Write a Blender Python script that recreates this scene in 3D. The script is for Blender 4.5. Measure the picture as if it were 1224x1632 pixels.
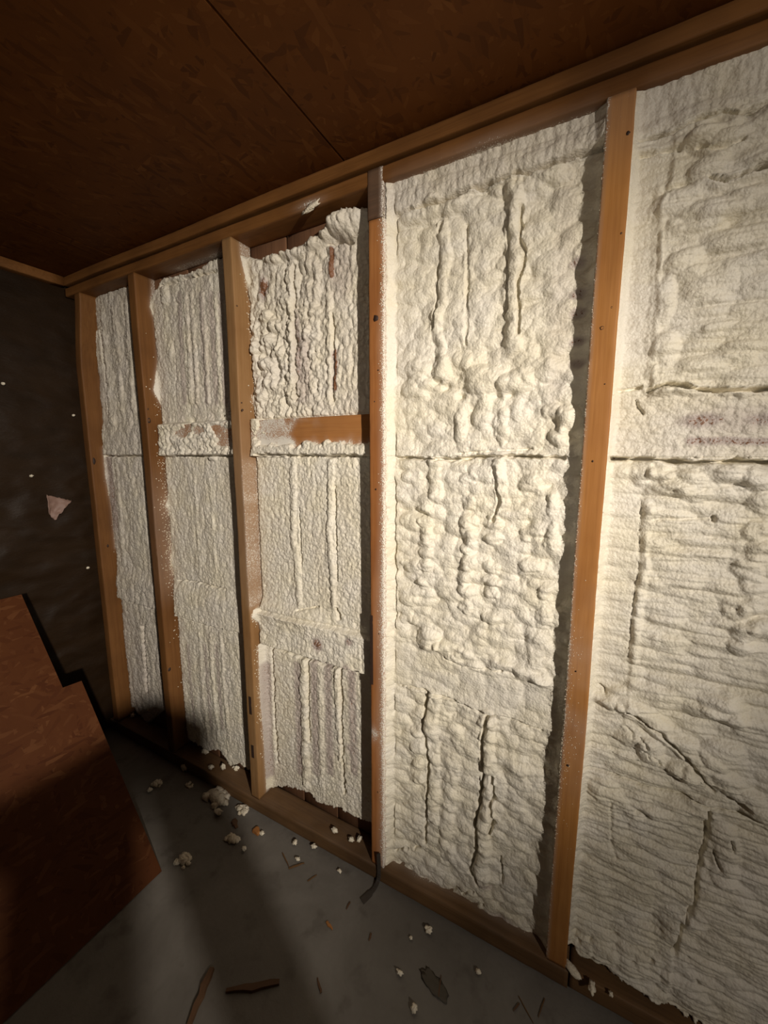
import bpy, bmesh, math, random
import numpy as np
from math import radians, sin, cos, pi
from mathutils import Vector, Matrix

for o in list(bpy.data.objects):
    bpy.data.objects.remove(o)
SC = bpy.context.scene
COL = SC.collection

# ------------------------------------------------------------------ camera
CAM_H = 1.58           # metres above the concrete
CAM_D = 1.11           # metres from the stud faces (stud faces lie on y = 0)
PITCH = radians(8.2)   # looking a little down
YAW = radians(28.0)    # turned left from square-on
FPX = 628.0            # focal length in pixels of a 1224 x 1632 frame
cam_d = bpy.data.cameras.new('camera')
cam_d.sensor_fit = 'VERTICAL'
cam_d.sensor_height = 36.0
cam_d.lens = FPX / 1632.0 * 36.0
cam_d.clip_start = 0.02
cam = bpy.data.objects.new('camera', cam_d)
cam.location = (0, -CAM_D, CAM_H)
cam.rotation_euler = (pi / 2 - PITCH, 0, YAW)
COL.objects.link(cam)
SC.camera = cam

# ------------------------------------------------------------------ light
world = bpy.data.worlds.new('dark_room_air')
SC.world = world
world.use_nodes = True
world.node_tree.nodes['Background'].inputs[0].default_value = (1.0, 0.80, 0.60, 1)
world.node_tree.nodes['Background'].inputs[1].default_value = 0.028

def spot(name, loc, target, power, size, blend, radius, color):
    l = bpy.data.lights.new(name, 'SPOT')
    l.energy = power
    l.spot_size = radians(size)
    l.spot_blend = blend
    l.shadow_soft_size = radius
    l.color = color
    o = bpy.data.objects.new(name, l)
    o.location = loc
    o.rotation_euler = (Vector(target) - Vector(loc)).to_track_quat('-Z', 'Y').to_euler()
    COL.objects.link(o)
    return o
# battery work light standing behind the camera to its right
spot('work_light', (1.75, -1.90, 2.05), (-1.30, 0.0, 1.24), 435, 53, 1.0, 0.035, (1.0, 0.91, 0.80))
spot('work_light_spill', (1.75, -1.90, 2.05), (-1.30, 0.0, 1.24), 72, 125, 1.0, 0.035, (1.0, 0.91, 0.80))
# added faint fill near the camera, lifts the stud shadows; no such lamp known
spot('shadow_fill', (0.03, -1.14, 1.62), (-0.55, 0.0, 1.90), 5.5, 115, 1.0, 0.01, (1.0, 0.88, 0.72))
SC.view_settings.view_transform = 'Standard'
SC.view_settings.look = 'None'
SC.view_settings.gamma = 1
SC.view_settings.use_curve_mapping = False
SC.view_settings.exposure = 0.0

# ------------------------------------------------------------------ survey helpers: photo point -> place on a known plane
_F = np.array([-sin(YAW) * cos(PITCH), cos(YAW) * cos(PITCH), -sin(PITCH)])
_R = np.array([cos(YAW), sin(YAW), 0.0])
_U = np.cross(_R, _F)
_C = np.array([0, -CAM_D, CAM_H])
def ray(x, y):
    return _F + (x - 612) / FPX * _R + (816 - y) / FPX * _U
def on_y(x, y, Y):
    r = ray(x, y); return _C + (Y - _C[1]) / r[1] * r
def on_x(x, y, X):
    r = ray(x, y); return _C + (X - _C[0]) / r[0] * r
def on_z(x, y, Z):
    r = ray(x, y); return _C + (Z - _C[2]) / r[2] * r

# ------------------------------------------------------------------ numpy noise
def _hash(ix, iy, seed):
    h = (ix.astype(np.int64) * 374761393 + iy.astype(np.int64) * 668265263 + seed * 982451653) & 0xffffffff
    h = ((h ^ (h >> 13)) * 1274126177) & 0xffffffff
    h = ((h ^ (h >> 16)) * 2246822519) & 0xffffffff
    return (h ^ (h >> 15)) & 0xffffffff
def _h01(ix, iy, seed):
    return _hash(ix, iy, seed) / 4294967295.0
def perlin(x, y, seed=0):
    x, y = np.broadcast_arrays(np.asarray(x, float), np.asarray(y, float))
    ix = np.floor(x); iy = np.floor(y)
    fx = x - ix; fy = y - iy
    u = fx * fx * fx * (fx * (fx * 6 - 15) + 10); v = fy * fy * fy * (fy * (fy * 6 - 15) + 10)
    def g(dx, dy):
        a = _h01(ix + dx, iy + dy, seed) * 2 * pi
        return np.cos(a) * (fx - dx) + np.sin(a) * (fy - dy)
    a = g(0, 0) * (1 - u) + g(1, 0) * u
    b = g(0, 1) * (1 - u) + g(1, 1) * u
    return (a * (1 - v) + b * v) * 1.5
def fbm(x, y, seed=0, octv=4):
    s = 0; a = 1.0; t = 0
    for k in range(octv):
        s = s + a * perlin(x * 2 ** k, y * 2 ** k, seed + k * 17); t += a; a *= 0.5
    return s / t
def worley(x, y, seed=0, jit=0.85):
    ix = np.floor(x); iy = np.floor(y)
    f1 = np.full(x.shape, 9.0); f2 = np.full(x.shape, 9.0)
    for dx in (-1, 0, 1):
        for dy in (-1, 0, 1):
            cx = ix + dx; cy = iy + dy
            px = cx + 0.5 + (_h01(cx, cy, seed) - 0.5) * jit
            py = cy + 0.5 + (_h01(cx, cy, seed + 91) - 0.5) * jit
            d = (px - x) ** 2 + (py - y) ** 2
            f2 = np.minimum(f2, np.maximum(f1, d)); f1 = np.minimum(f1, d)
    return f1, f2           # squared distances
def pillow(x, y, seed=0, jit=0.85):
    f1, f2 = worley(x, y, seed, jit)
    return 1.0 - np.minimum(f1 * 1.6, 1.0)
def sstep(a, b, x):
    t = np.clip((x - a) / (b - a), 0, 1); return t * t * (3 - 2 * t)
def poly_dist(X, Z, pts):
    best = np.full(X.shape, 9.0)
    for (ax, az), (bx, bz) in zip(pts[:-1], pts[1:]):
        dx, dz = bx - ax, bz - az
        L = dx * dx + dz * dz + 1e-12
        t = np.clip(((X - ax) * dx + (Z - az) * dz) / L, 0, 1)
        best = np.minimum(best, np.hypot(X - ax - t * dx, Z - az - t * dz))
    return best

# ------------------------------------------------------------------ materials
def newmat(name):
    m = bpy.data.materials.new(name); m.use_nodes = True
    nt = m.node_tree; b = nt.nodes['Principled BSDF']
    return m, nt, b
def N(nt, typ, **kw):
    n = nt.nodes.new(typ)
    for k, v in kw.items():
        if k.startswith('i_'):
            n.inputs[k[2:].replace('_', ' ')].default_value = v
        else:
            setattr(n, k, v)
    return n
def L(nt, a, b): nt.links.new(a, b)
def ramp(nt, fac, stops):
    r = nt.nodes.new('ShaderNodeValToRGB')
    e = r.color_ramp.elements
    while len(e) < len(stops): e.new(0.5)
    for k, (p, c) in enumerate(stops):
        e[k].position = p; e[k].color = (*c, 1) if len(c) == 3 else c
    if fac is not None: L(nt, fac, r.inputs[0])
    return r.outputs[0]
def mixc(nt, fac, a, b):
    m = nt.nodes.new('ShaderNodeMix'); m.data_type = 'RGBA'
    for s, v in ((m.inputs[0], fac), (m.inputs[6], a), (m.inputs[7], b)):
        if hasattr(v, 'links'): L(nt, v, s)
        elif isinstance(v, (tuple, list)): s.default_value = (*v, 1) if len(v) == 3 else v
        else: s.default_value = v
    return m.outputs[2]
def math_(nt, op, a, b=0.0, clamp=False):
    m = nt.nodes.new('ShaderNodeMath'); m.operation = op; m.use_clamp = clamp
    for s, v in ((m.inputs[0], a), (m.inputs[1], b)):
        if hasattr(v, 'links'): L(nt, v, s)
        else: s.default_value = v
    return m.outputs[0]
def coords(nt, scale=(1, 1, 1), rot=(0, 0, 0), loc=(0, 0, 0)):
    tc = nt.nodes.new('ShaderNodeTexCoord'); mp = nt.nodes.new('ShaderNodeMapping')
    mp.inputs['Scale'].default_value = scale; mp.inputs['Rotation'].default_value = rot; mp.inputs['Location'].default_value = loc
    L(nt, tc.outputs['Object'], mp.inputs[0]); return mp.outputs[0]
def noise(nt, vec, scale, detail=4, rough=0.55, dist=0.0):
    n = nt.nodes.new('ShaderNodeTexNoise'); n.inputs['Scale'].default_value = scale
    n.inputs['Detail'].default_value = detail; n.inputs['Roughness'].default_value = rough; n.inputs['Distortion'].default_value = dist
    L(nt, vec, n.inputs['Vector']); return n.outputs['Fac']
def bump(nt, b, h, strength, dist):
    n = nt.nodes.new('ShaderNodeBump'); n.inputs['Strength'].default_value = strength; n.inputs['Distance'].default_value = dist
    L(nt, h, n.inputs['Height']); L(nt, n.outputs[0], b.inputs['Normal'])

FOAM_C = (0.80, 0.755, 0.655)
def foam_mat(name, base=FOAM_C):
    m, nt, b = newmat(name)
    v = coords(nt)
    at = N(nt, 'ShaderNodeAttribute', attribute_name='thin')
    n1 = noise(nt, v, 9, 3); n2 = noise(nt, v, 300, 3, 0.6); n3 = noise(nt, v, 170, 4, 0.65)
    vo = nt.nodes.new('ShaderNodeTexVoronoi'); vo.inputs['Scale'].default_value = 150; L(nt, v, vo.inputs['Vector'])
    c0 = mixc(nt, ramp(nt, n1, [(0.35, (0, 0, 0)), (0.65, (1, 1, 1))]), base, (base[0] * 0.985, base[1] * 0.965, base[2] * 0.88))
    thinf = at.outputs['Fac']
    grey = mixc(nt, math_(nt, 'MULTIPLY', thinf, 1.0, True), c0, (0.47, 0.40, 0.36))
    # speckle of bare brown board where the coat is thinnest
    s = math_(nt, 'ADD', math_(nt, 'SUBTRACT', thinf, 1.10), math_(nt, 'MULTIPLY', math_(nt, 'SUBTRACT', n3, 0.5), 2.2))
    sp = ramp(nt, s, [(0.0, (0, 0, 0)), (0.10, (1, 1, 1))])
    brown = mixc(nt, n2, (0.16, 0.065, 0.028), (0.27, 0.13, 0.07))
    col = mixc(nt, sp, grey, brown)
    L(nt, col, b.inputs['Base Color'])
    b.inputs['Roughness'].default_value = 0.42
    b.inputs['Specular IOR Level'].default_value = 0.4
    h = math_(nt, 'SUBTRACT', math_(nt, 'ADD', math_(nt, 'MULTIPLY', n2, 0.5), n3), math_(nt, 'MULTIPLY', vo.outputs['Distance'], 0.8))
    bump(nt, b, h, 0.5, 0.004)
    return m
FOAM = foam_mat('sprayed_foam')
CHIP = foam_mat('foam_chip', (0.80, 0.73, 0.60))

def wood_mat(name, c1, c2, c3, axis, rough=0.55, grain=1.0):
    """axis: 0/1/2, the direction the grain runs along"""
    m, nt, b = newmat(name)
    sc = [26.0, 26.0, 26.0]; sc[axis] = 1.3
    v = coords(nt, tuple(sc))
    g1 = noise(nt, v, 1.6, 5, 0.6, 1.2)
    sc2 = [120.0, 120.0, 120.0]; sc2[axis] = 3.0
    g2 = noise(nt, coords(nt, tuple(sc2)), 1.5, 3, 0.6)
    n1 = noise(nt, coords(nt), 3.0, 3)
    n0 = noise(nt, coords(nt), 320, 2, 0.7)
    n4 = noise(nt, coords(nt), 130, 3, 0.7)
    c = mixc(nt, ramp(nt, g1, [(0.30, (0, 0, 0)), (0.70, (1, 1, 1))]), c1, c2)
    c = mixc(nt, math_(nt, 'MULTIPLY', ramp(nt, g2, [(0.5, (0, 0, 0)), (0.8, (1, 1, 1))]), 0.40 * grain), c, c3)
    c = mixc(nt, ramp(nt, n1, [(0.42, (0, 0, 0)), (0.72, (0.65, 0.65, 0.65))]), c, c3)
    at = N(nt, 'ShaderNodeAttribute', attribute_name='dust')
    s = math_(nt, 'ADD', math_(nt, 'SUBTRACT', at.outputs['Fac'], 0.78), math_(nt, 'ADD', math_(nt, 'MULTIPLY', math_(nt, 'SUBTRACT', n0, 0.5), 2.0), math_(nt, 'MULTIPLY', math_(nt, 'SUBTRACT', n4, 0.5), 1.1)))
    s = math_(nt, 'MULTIPLY', s, ramp(nt, at.outputs['Fac'], [(0.0, (0, 0, 0)), (0.06, (1, 1, 1))]))
    sp = ramp(nt, s, [(0.0, (0, 0, 0)), (0.16, (1, 1, 1))])
    haze = math_(nt, 'MULTIPLY', at.outputs['Fac'], 0.40, True)
    c = mixc(nt, haze, c, (0.60, 0.50, 0.42))
    c = mixc(nt, sp, c, (0.78, 0.74, 0.66))
    L(nt, c, b.inputs['Base Color'])
    b.inputs['Roughness'].default_value = rough
    b.inputs['Specular IOR Level'].default_value = 0.18
    bump(nt, b, math_(nt, 'ADD', math_(nt, 'MULTIPLY', g2, 0.5), sp), 0.35, 0.002)
    return m
STUD_W = wood_mat('stud_pine', (0.36, 0.155, 0.040), (0.44, 0.205, 0.060), (0.21, 0.080, 0.022), 2)
STUD_OLD = wood_mat('stud_old_pine', (0.155, 0.066, 0.020), (0.205, 0.092, 0.029), (0.085, 0.034, 0.011), 2)
STUD_TAN = wood_mat('stud_tan_pine', (0.27, 0.150, 0.060), (0.33, 0.190, 0.085), (0.19, 0.085, 0.028), 2)
STUD_RED = wood_mat('stud_fir', (0.35, 0.135, 0.040), (0.42, 0.18, 0.058), (0.18, 0.06, 0.02), 2)
PLATE_W = wood_mat('plate_pine', (0.19, 0.080, 0.022), (0.25, 0.11, 0.034), (0.09, 0.036, 0.012), 0)
OLD_W = wood_mat('old_dark_wood', (0.10, 0.055, 0.03), (0.16, 0.085, 0.045), (0.05, 0.026, 0.015), 0)
BLOCK_W = wood_mat('girt_wood', (0.36, 0.15, 0.045), (0.42, 0.19, 0.06), (0.2, 0.08, 0.03), 0)
SOLE_W = wood_mat('sole_wood', (0.13, 0.070, 0.030), (0.18, 0.098, 0.042), (0.055, 0.03, 0.015), 0)
SHEATH = wood_mat('sheathing_board', (0.20, 0.10, 0.055), (0.27, 0.14, 0.075), (0.10, 0.05, 0.03), 2)
DARK, _nt, _b = newmat('dark_knot_slot_shade')
_n = noise(_nt, coords(_nt), 150, 3)
L(_nt, mixc(_nt, _n, (0.018, 0.010, 0.006), (0.05, 0.022, 0.012)), _b.inputs['Base Color']); _b.inputs['Roughness'].default_value = 0.7
STEEL, _nt, _b = newmat('rusty_nail')
_n = noise(_nt, coords(_nt), 400, 3)
L(_nt, mixc(_nt, _n, (0.05, 0.035, 0.03), (0.12, 0.07, 0.045)), _b.inputs['Base Color']); _b.inputs['Roughness'].default_value = 0.5; _b.inputs['Metallic'].default_value = 0.6

def osb_mat(name, base, light, dark, plane):
    m, nt, b = newmat(name)
    cols = []; facs = []
    for k, (ang, sx, sy) in enumerate(((0.15, 14, 62), (0.95, 16, 70), (-0.75, 15, 66), (1.6, 18, 75))):
        rot = (0, 0, ang) if plane == 'xy' else (ang, 0, 0)
        sc = (sx, sy, 1) if plane == 'xy' else (1, sy, sx)
        # rotate first, then stretch
        tc = nt.nodes.new('ShaderNodeTexCoord')
        m1 = nt.nodes.new('ShaderNodeMapping'); m1.inputs['Rotation'].default_value = rot
        m2 = nt.nodes.new('ShaderNodeMapping'); m2.inputs['Scale'].default_value = sc; m2.inputs['Location'].default_value = (k * 3.1, k * 7.7, 0.2)
        L(nt, tc.outputs['Object'], m1.inputs[0]); L(nt, m1.outputs[0], m2.inputs[0])
        vo = nt.nodes.new('ShaderNodeTexVoronoi'); vo.inputs['Scale'].default_value = 1.0
        L(nt, m2.outputs[0], vo.inputs['Vector'])
        sep = nt.nodes.new('ShaderNodeSeparateColor'); L(nt, vo.outputs['Color'], sep.inputs[0])
        cols.append(sep.outputs[0]); facs.append(sep.outputs[1])
    v = cols[0]
    for k in (1, 2, 3):
        mm = nt.nodes.new('ShaderNodeMix')
        L(nt, math_(nt, 'GREATER_THAN', facs[k], 0.62), mm.inputs[0]); L(nt, v, mm.inputs[2]); L(nt, cols[k], mm.inputs[3]); v = mm.outputs[0]
    n = noise(nt, coords(nt), 5, 3)
    c = ramp(nt, v, [(0.0, dark), (0.25, base), (0.8, base), (1.0, light)])
    c = mixc(nt, ramp(nt, n, [(0.4, (0, 0, 0)), (0.75, (0.6, 0.6, 0.6))]), c, dark)
    L(nt, c, b.inputs['Base Color'])
    b.inputs['Roughness'].default_value = 0.6; b.inputs['Specular IOR Level'].default_value = 0.1
    bump(nt, b, v, 0.25, 0.002)
    return m
OSB_CEIL = osb_mat('osb_ceiling', (0.115, 0.038, 0.007), (0.15, 0.054, 0.012), (0.075, 0.024, 0.005), 'xy')
OSB_PAN = osb_mat('osb_sheet', (0.088, 0.029, 0.009), (0.125, 0.048, 0.017), (0.064, 0.019, 0.006), 'yz')

CONC, _nt, _b = newmat('concrete')
_v = coords(_nt)
_n1 = noise(_nt, _v, 3.2, 5, 0.6, 0.4); _n2 = noise(_nt, _v, 60, 4, 0.65); _n3 = noise(_nt, _v, 9, 4, 0.6)
_c = mixc(_nt, ramp(_nt, _n1, [(0.35, (0, 0, 0)), (0.65, (1, 1, 1))]), (0.135, 0.122, 0.105), (0.205, 0.19, 0.168))
_c = mixc(_nt, ramp(_nt, _n3, [(0.56, (0, 0, 0)), (0.75, (0.8, 0.8, 0.8))]), _c, (0.07, 0.058, 0.046))
_c = mixc(_nt, math_(_nt, 'MULTIPLY', _n2, 0.35), _c, (0.10, 0.09, 0.077))
L(_nt, _c, _b.inputs['Base Color']); _b.inputs['Roughness'].default_value = 0.62
bump(_nt, _b, math_(_nt, 'ADD', _n2, _n3), 0.25, 0.004)

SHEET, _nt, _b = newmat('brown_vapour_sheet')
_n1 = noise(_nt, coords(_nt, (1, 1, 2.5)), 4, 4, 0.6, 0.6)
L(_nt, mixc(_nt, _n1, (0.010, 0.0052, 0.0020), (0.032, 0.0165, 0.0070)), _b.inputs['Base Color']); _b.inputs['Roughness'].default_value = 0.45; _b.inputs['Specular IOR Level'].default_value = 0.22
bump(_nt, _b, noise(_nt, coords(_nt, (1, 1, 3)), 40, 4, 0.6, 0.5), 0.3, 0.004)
PAPER, _nt, _b = newmat('torn_pink_paper')
L(_nt, mixc(_nt, noise(_nt, coords(_nt), 60, 4), (0.20, 0.12, 0.095), (0.30, 0.19, 0.15)), _b.inputs['Base Color']); _b.inputs['Roughness'].default_value = 0.6
DIRT, _nt, _b = newmat('dried_dirt')
L(_nt, mixc(_nt, noise(_nt, coords(_nt), 70, 4), (0.055, 0.045, 0.030), (0.10, 0.085, 0.065)), _b.inputs['Base Color']); _b.inputs['Roughness'].default_value = 0.8
STRAP, _nt, _b = newmat('black_strap')
L(_nt, mixc(_nt, noise(_nt, coords(_nt), 90, 3), (0.02, 0.016, 0.013), (0.05, 0.04, 0.032)), _b.inputs['Base Color']); _b.inputs['Roughness'].default_value = 0.4

# ------------------------------------------------------------------ object helpers
def link_mesh(name, me, mat, parent=None, smooth=True):
    o = bpy.data.objects.new(name, me); COL.objects.link(o)
    if mat: me.materials.append(mat)
    if smooth and len(me.polygons):
        me.polygons.foreach_set('use_smooth', np.ones(len(me.polygons), bool))
    if parent: o.parent = parent
    return o
def tag(o, label, cat=None, group=None, kind=None):
    if label: o['label'] = label
    if cat: o['category'] = cat
    if group: o['group'] = group
    if kind: o['kind'] = kind
    return o
def empty(name, loc=(0, 0, 0)):
    o = bpy.data.objects.new(name, None); o.location = loc; o.empty_display_size = 0.05
    COL.objects.link(o); return o
def grid_mesh(name, P, attr=None, attr_name='thin', keep=None, flip=False):
    """P: (rows, cols, 3)"""
    nr, nc = P.shape[:2]
    idx = np.arange(nr * nc).reshape(nr, nc)
    q = np.stack([idx[:-1, :-1], idx[:-1, 1:], idx[1:, 1:], idx[1:, :-1]], -1)
    if flip: q = q[..., ::-1]
    q = q.reshape(-1, 4)
    if keep is not None: q = q[keep.reshape(-1)]
    used = np.zeros(nr * nc, bool); used[q.reshape(-1)] = True
    remap = np.cumsum(used) - 1
    co = P.reshape(-1, 3)[used]; q = remap[q]
    me = bpy.data.meshes.new(name)
    me.vertices.add(len(co)); me.vertices.foreach_set('co', co.astype(np.float32).ravel())
    me.loops.add(q.size); me.loops.foreach_set('vertex_index', q.astype(np.int32).ravel())
    me.polygons.add(len(q)); me.polygons.foreach_set('loop_start', np.arange(0, q.size, 4, dtype=np.int32))
    me.update(calc_edges=True)
    if attr is not None:
        a = me.attributes.new(attr_name, 'FLOAT', 'POINT')
        a.data.foreach_set('value', attr.reshape(-1)[used].astype(np.float32))
    return me

def timber(name, lo, hi, mat, parent=None, dust=None, axis=2, step=0.012, cross=0.010, bow=0.0015, seed=0, rad=0.004, origin=None, bend=None):
    """A sawn timber: rounded-corner section swept along its axis, slightly crooked; dust(P, n) paints the overspray attribute."""
    lo = np.array(lo, float); hi = np.array(hi, float)
    ax = axis; a1, a2 = [k for k in (0, 1, 2) if k != ax]
    w1 = hi[a1] - lo[a1]; w2 = hi[a2] - lo[a2]
    # section perimeter
    sec = []
    def side(p, q, n):
        for k in range(n): sec.append((p[0] + (q[0] - p[0]) * k / n, p[1] + (q[1] - p[1]) * k / n))
    n1 = max(1, int((w1 - 2 * rad) / cross)); n2 = max(1, int((w2 - 2 * rad) / cross))
    side((rad, 0), (w1 - rad, 0), n1); sec += [(w1 - rad, 0), (w1 - rad * 0.3, rad * 0.3)]
    side((w1, rad), (w1, w2 - rad), n2); sec += [(w1, w2 - rad), (w1 - rad * 0.3, w2 - rad * 0.3)]
    side((w1 - rad, w2), (rad, w2), n1); sec += [(rad, w2), (rad * 0.3, w2 - rad * 0.3)]
    side((0, w2 - rad), (0, rad), n2); sec += [(0, rad), (rad * 0.3, rad * 0.3)]
    sec = np.array(sec); ns = len(sec)
    nl = max(2, int((hi[ax] - lo[ax]) / step)); t = np.linspace(lo[ax], hi[ax], nl + 1)
    P = np.zeros((nl + 1, ns, 3))
    P[..., ax] = t[:, None]
    P[..., a1] = lo[a1] + sec[None, :, 0]; P[..., a2] = lo[a2] + sec[None, :, 1]
    P[..., a1] += bow * perlin(t[:, None] * 1.7, np.full((1, ns), 3.3), seed + 1) + 0.0006 * perlin(t[:, None] * 30, np.arange(ns)[None, :] * 0.5, seed + 5)
    P[..., a2] += bow * perlin(t[:, None] * 1.7, np.full((1, ns), 8.1), seed + 2) + 0.0006 * perlin(t[:, None] * 30, np.arange(ns)[None, :] * 0.5, seed + 6)
    if bend is not None: P = bend(P)
    D = np.zeros((nl + 1, ns)) if dust is None else np.clip(dust(P[..., 0], P[..., 1], P[..., 2]), 0, 1.6)
    org = np.array(origin if origin is not None else ((lo[0] + hi[0]) / 2, (lo[1] + hi[1]) / 2, lo[2]))
    me = bpy.data.meshes.new(name)
    co = (P - org).reshape(-1, 3)
    faces = []
    for r in range(nl):
        for c in range(ns):
            c2 = (c + 1) % ns
            faces.append((r * ns + c, r * ns + c2, (r + 1) * ns + c2, (r + 1) * ns + c))
    faces.append(tuple(range(ns - 1, -1, -1))); faces.append(tuple(nl * ns + k for k in range(ns)))
    me.from_pydata(co.tolist(), [], faces)
    a = me.attributes.new('dust', 'FLOAT', 'POINT'); a.data.foreach_set('value', D.reshape(-1).astype(np.float32))
    bm = bmesh.new(); bm.from_mesh(me); bmesh.ops.recalc_face_normals(bm, faces=bm.faces); bm.to_mesh(me); bm.free()
    o = link_mesh(name, me, mat, parent)
    for p in me.polygons:
        if len(p.vertices) > 4: p.use_smooth = False
    o.location = org if parent is None else Vector(org) - parent.location
    return o
def boxmesh(name, lo, hi, mat, parent=None, bev=0.002, origin=None):
    bm = bmesh.new(); bmesh.ops.create_cube(bm, size=1)
    lo = Vector(lo); hi = Vector(hi); c = (lo + hi) / 2; org = Vector(origin) if origin is not None else Vector((c.x, c.y, lo.z))
    for v in bm.verts:
        v.co = Vector((c.x + v.co.x * (hi.x - lo.x), c.y + v.co.y * (hi.y - lo.y), c.z + v.co.z * (hi.z - lo.z))) - org
    if bev: bmesh.ops.bevel(bm, geom=bm.edges[:], offset=bev, segments=2, affect='EDGES')
    me = bpy.data.meshes.new(name); bm.to_mesh(me); bm.free()
    o = link_mesh(name, me, mat, parent, smooth=False)
    o.location = org if parent is None else org - parent.location
    return o
def structure(o): o['kind'] = 'structure'; return o

# ------------------------------------------------------------------ the room shell
Z_CEIL = CAM_H + 0.872
Z_GAP = CAM_H + 0.827
Z_PLATE = CAM_H + 0.783          # underside of the lower top plate
Z_SOLE = 0.062                   # top of the sole plate
SH = 0.095                       # front of the sheathing behind the studs
X_END = -2.40                    # end wall

structure(boxmesh('floor', (-2.7, -3.2, -0.12), (2.4, 0.22, 0.0), CONC, bev=0))
# sheathing boards behind the studs: wall_back with vertical boards as parts
wb = structure(boxmesh('wall_back', (-2.7, SH + 0.022, 0.0), (1.3, SH + 0.10, Z_CEIL), OLD_W, bev=0))
xb = -2.50; k = 0
rnd = random.Random(4)
while xb < 1.25:
    w = 0.182
    timber('sheathing_board', (xb + 0.003, SH + rnd.uniform(0, 0.003), 0.001), (xb + w - 0.003, SH + 0.021, Z_CEIL - 0.002), SHEATH, wb, step=0.3, cross=0.09, seed=k)
    xb += w; k += 1
# ceiling: oriented strand board sheets with a dark open joint
ce = structure(boxmesh('ceiling', (-2.7, -3.2, Z_CEIL + 0.013), (2.4, 0.22, Z_CEIL + 0.15), OLD_W, bev=0))
seam = on_z(428, 116, Z_CEIL)[0]
for xa, xc in ((-2.69, seam - 1.223), (seam - 1.219, seam - 0.002), (seam + 0.002, seam + 1.219), (seam + 1.223, seam + 2.44), (seam + 2.444, 2.39)):
    if xc <= xa: continue
    for ya, yc in ((-3.19, -2.50), (-2.497, 0.20)):
        boxmesh('ceiling_panel', (xa, ya, Z_CEIL), (xc, yc, Z_CEIL + 0.0125), OSB_CEIL, ce, bev=0.0015)
# end wall on the left
wl = structure(boxmesh('wall_left', (X_END - 0.14, -3.2, 0), (X_END - 0.05, SH + 0.02, Z_CEIL), OLD_W, bev=0))

# ------------------------------------------------------------------ timbers
STUDS = [  # x left, width, name for the label
    (-2.368, 0.050), (-1.864, 0.050), (-1.268, 0.050), (-0.643, 0.053), (-0.031, 0.056), (0.585, 0.052)]
def xr(k): return STUDS[k][0] + STUDS[k][1]
def px_edge(k, pts):
    """outline on the right-hand side of stud k -> (z, y) arrays"""
    q = np.array([on_x(x, y, xr(k)) for x, y in pts])
    o = np.argsort(q[:, 2]); return q[o, 2], q[o, 1]
EDGE = {
 0: px_edge(0, [(151, 470), (160, 492), (160, 537), (167, 564), (162, 603), (167, 653), (168, 678), (174, 698), (176, 708), (164, 713), (168, 760), (178, 811), (184, 873), (198, 894), (204, 952), (208, 1000), (212, 1052), (220, 1103), (226, 1130)]),
 1: px_edge(1, [(242, 455), (239, 489), (246, 512), (250, 545), (251, 576), (244, 623), (259, 651), (264, 670), (266, 687), (266, 701), (264, 723), (267, 753), (271, 777), (264, 805), (275, 829), (273, 897), (281, 925), (288, 980), (295, 1069), (299, 1134), (301, 1175)]),
 2: px_edge(2, [(383, 408), (391, 444), (402, 495), (402, 546), (408, 571), (411, 594), (407, 622), (402, 635), (412, 670), (414, 731), (417, 798), (421, 876), (427, 931), (424, 960), (404, 972), (401, 984), (412, 993), (427, 1018), (411, 1027), (414, 1111), (420, 1190), (424, 1256)]),
}
def stud_dust(k):
    xl, w = STUDS[k]; xR = xl + w
    def f(X, Y, Z):
        n = fbm(X * 9 + 3 * k, Z * 9, 40 + k, 3); n2 = perlin(Z * 4.0, X * 0 + k, 60 + k)
        zz = Z
        if k == 3:      # right edge of the front face fuzzed white, more in the lower half
            reach = 0.016 + 0.012 * (n2 + 0.3) + 0.008 * sstep(1.7, 1.0, zz) + 0.012 * np.exp(-((zz - 0.62) / 0.10) ** 2) + 0.010 * np.exp(-((zz - 1.02) / 0.2) ** 2)
            front = sstep(1.5, -0.6, (xR - X) / np.maximum(reach, 0.002)) * 1.25
            d = np.where(Y < 0.02, front, 1.5)
            d = np.where(zz > 2.27, np.where(X > xR - 0.012, 0.8, 0.12), d)
            blot = np.exp(-(((X - xl - 0.015) / 0.03) ** 2 + ((zz - 0.60) / 0.035) ** 2)) * 0.9
            return np.maximum(d, blot) * (zz > 0.06)
        if k == 4:      # dust on the left arris, heavier low down
            le = np.exp(-((X - xl) / 0.006) ** 2)
            low = sstep(1.35, 1.0, zz) * sstep(0.55, 0.75, zz)
            d = le * 0.75 + 0.40 * low * (0.6 + n) + 0.28 * sstep(2.15, 2.35, zz)
            return np.where(Y < 0.01, d, np.where(X < xl + 0.01, 1.3, 0.6))
        if k == 5: return 0.4 + 0 * X
        zs, ys = EDGE[k]
        ye = np.interp(zz, zs, ys)
        near = np.exp(-np.maximum(ye - Y, 0) / 0.006)
        side = X > xR - 0.004
        d = np.where(side, 0.75 * near, 0.0)
        if k == 2:
            reg = sstep(1.63, 1.52, zz) * sstep(0.93, 0.97, zz)
            d = np.maximum(d, reg * np.where(side, 0.66 + 0.45 * n + 0.45 * np.exp(-((Y - 0.085) / 0.012) ** 2), 0.35 * sstep(xl + 0.02, xR, X)))
            d = np.maximum(d, np.where(side, 0.55 * np.exp(-((zz - 0.965) / 0.03) ** 2), 0))
            d = np.maximum(d, 0.18 * sstep(1.9, 1.5, zz) * sstep(0.9, 1.1, zz))
        if k == 1:
            reg = sstep(1.6, 1.3, zz) * sstep(0.8, 1.0, zz)
            d = np.maximum(d, reg * np.where(side, 0.30 + 0.5 * np.exp(-(ye - Y) / 0.02), 0.1))
        return d
    return f
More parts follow.
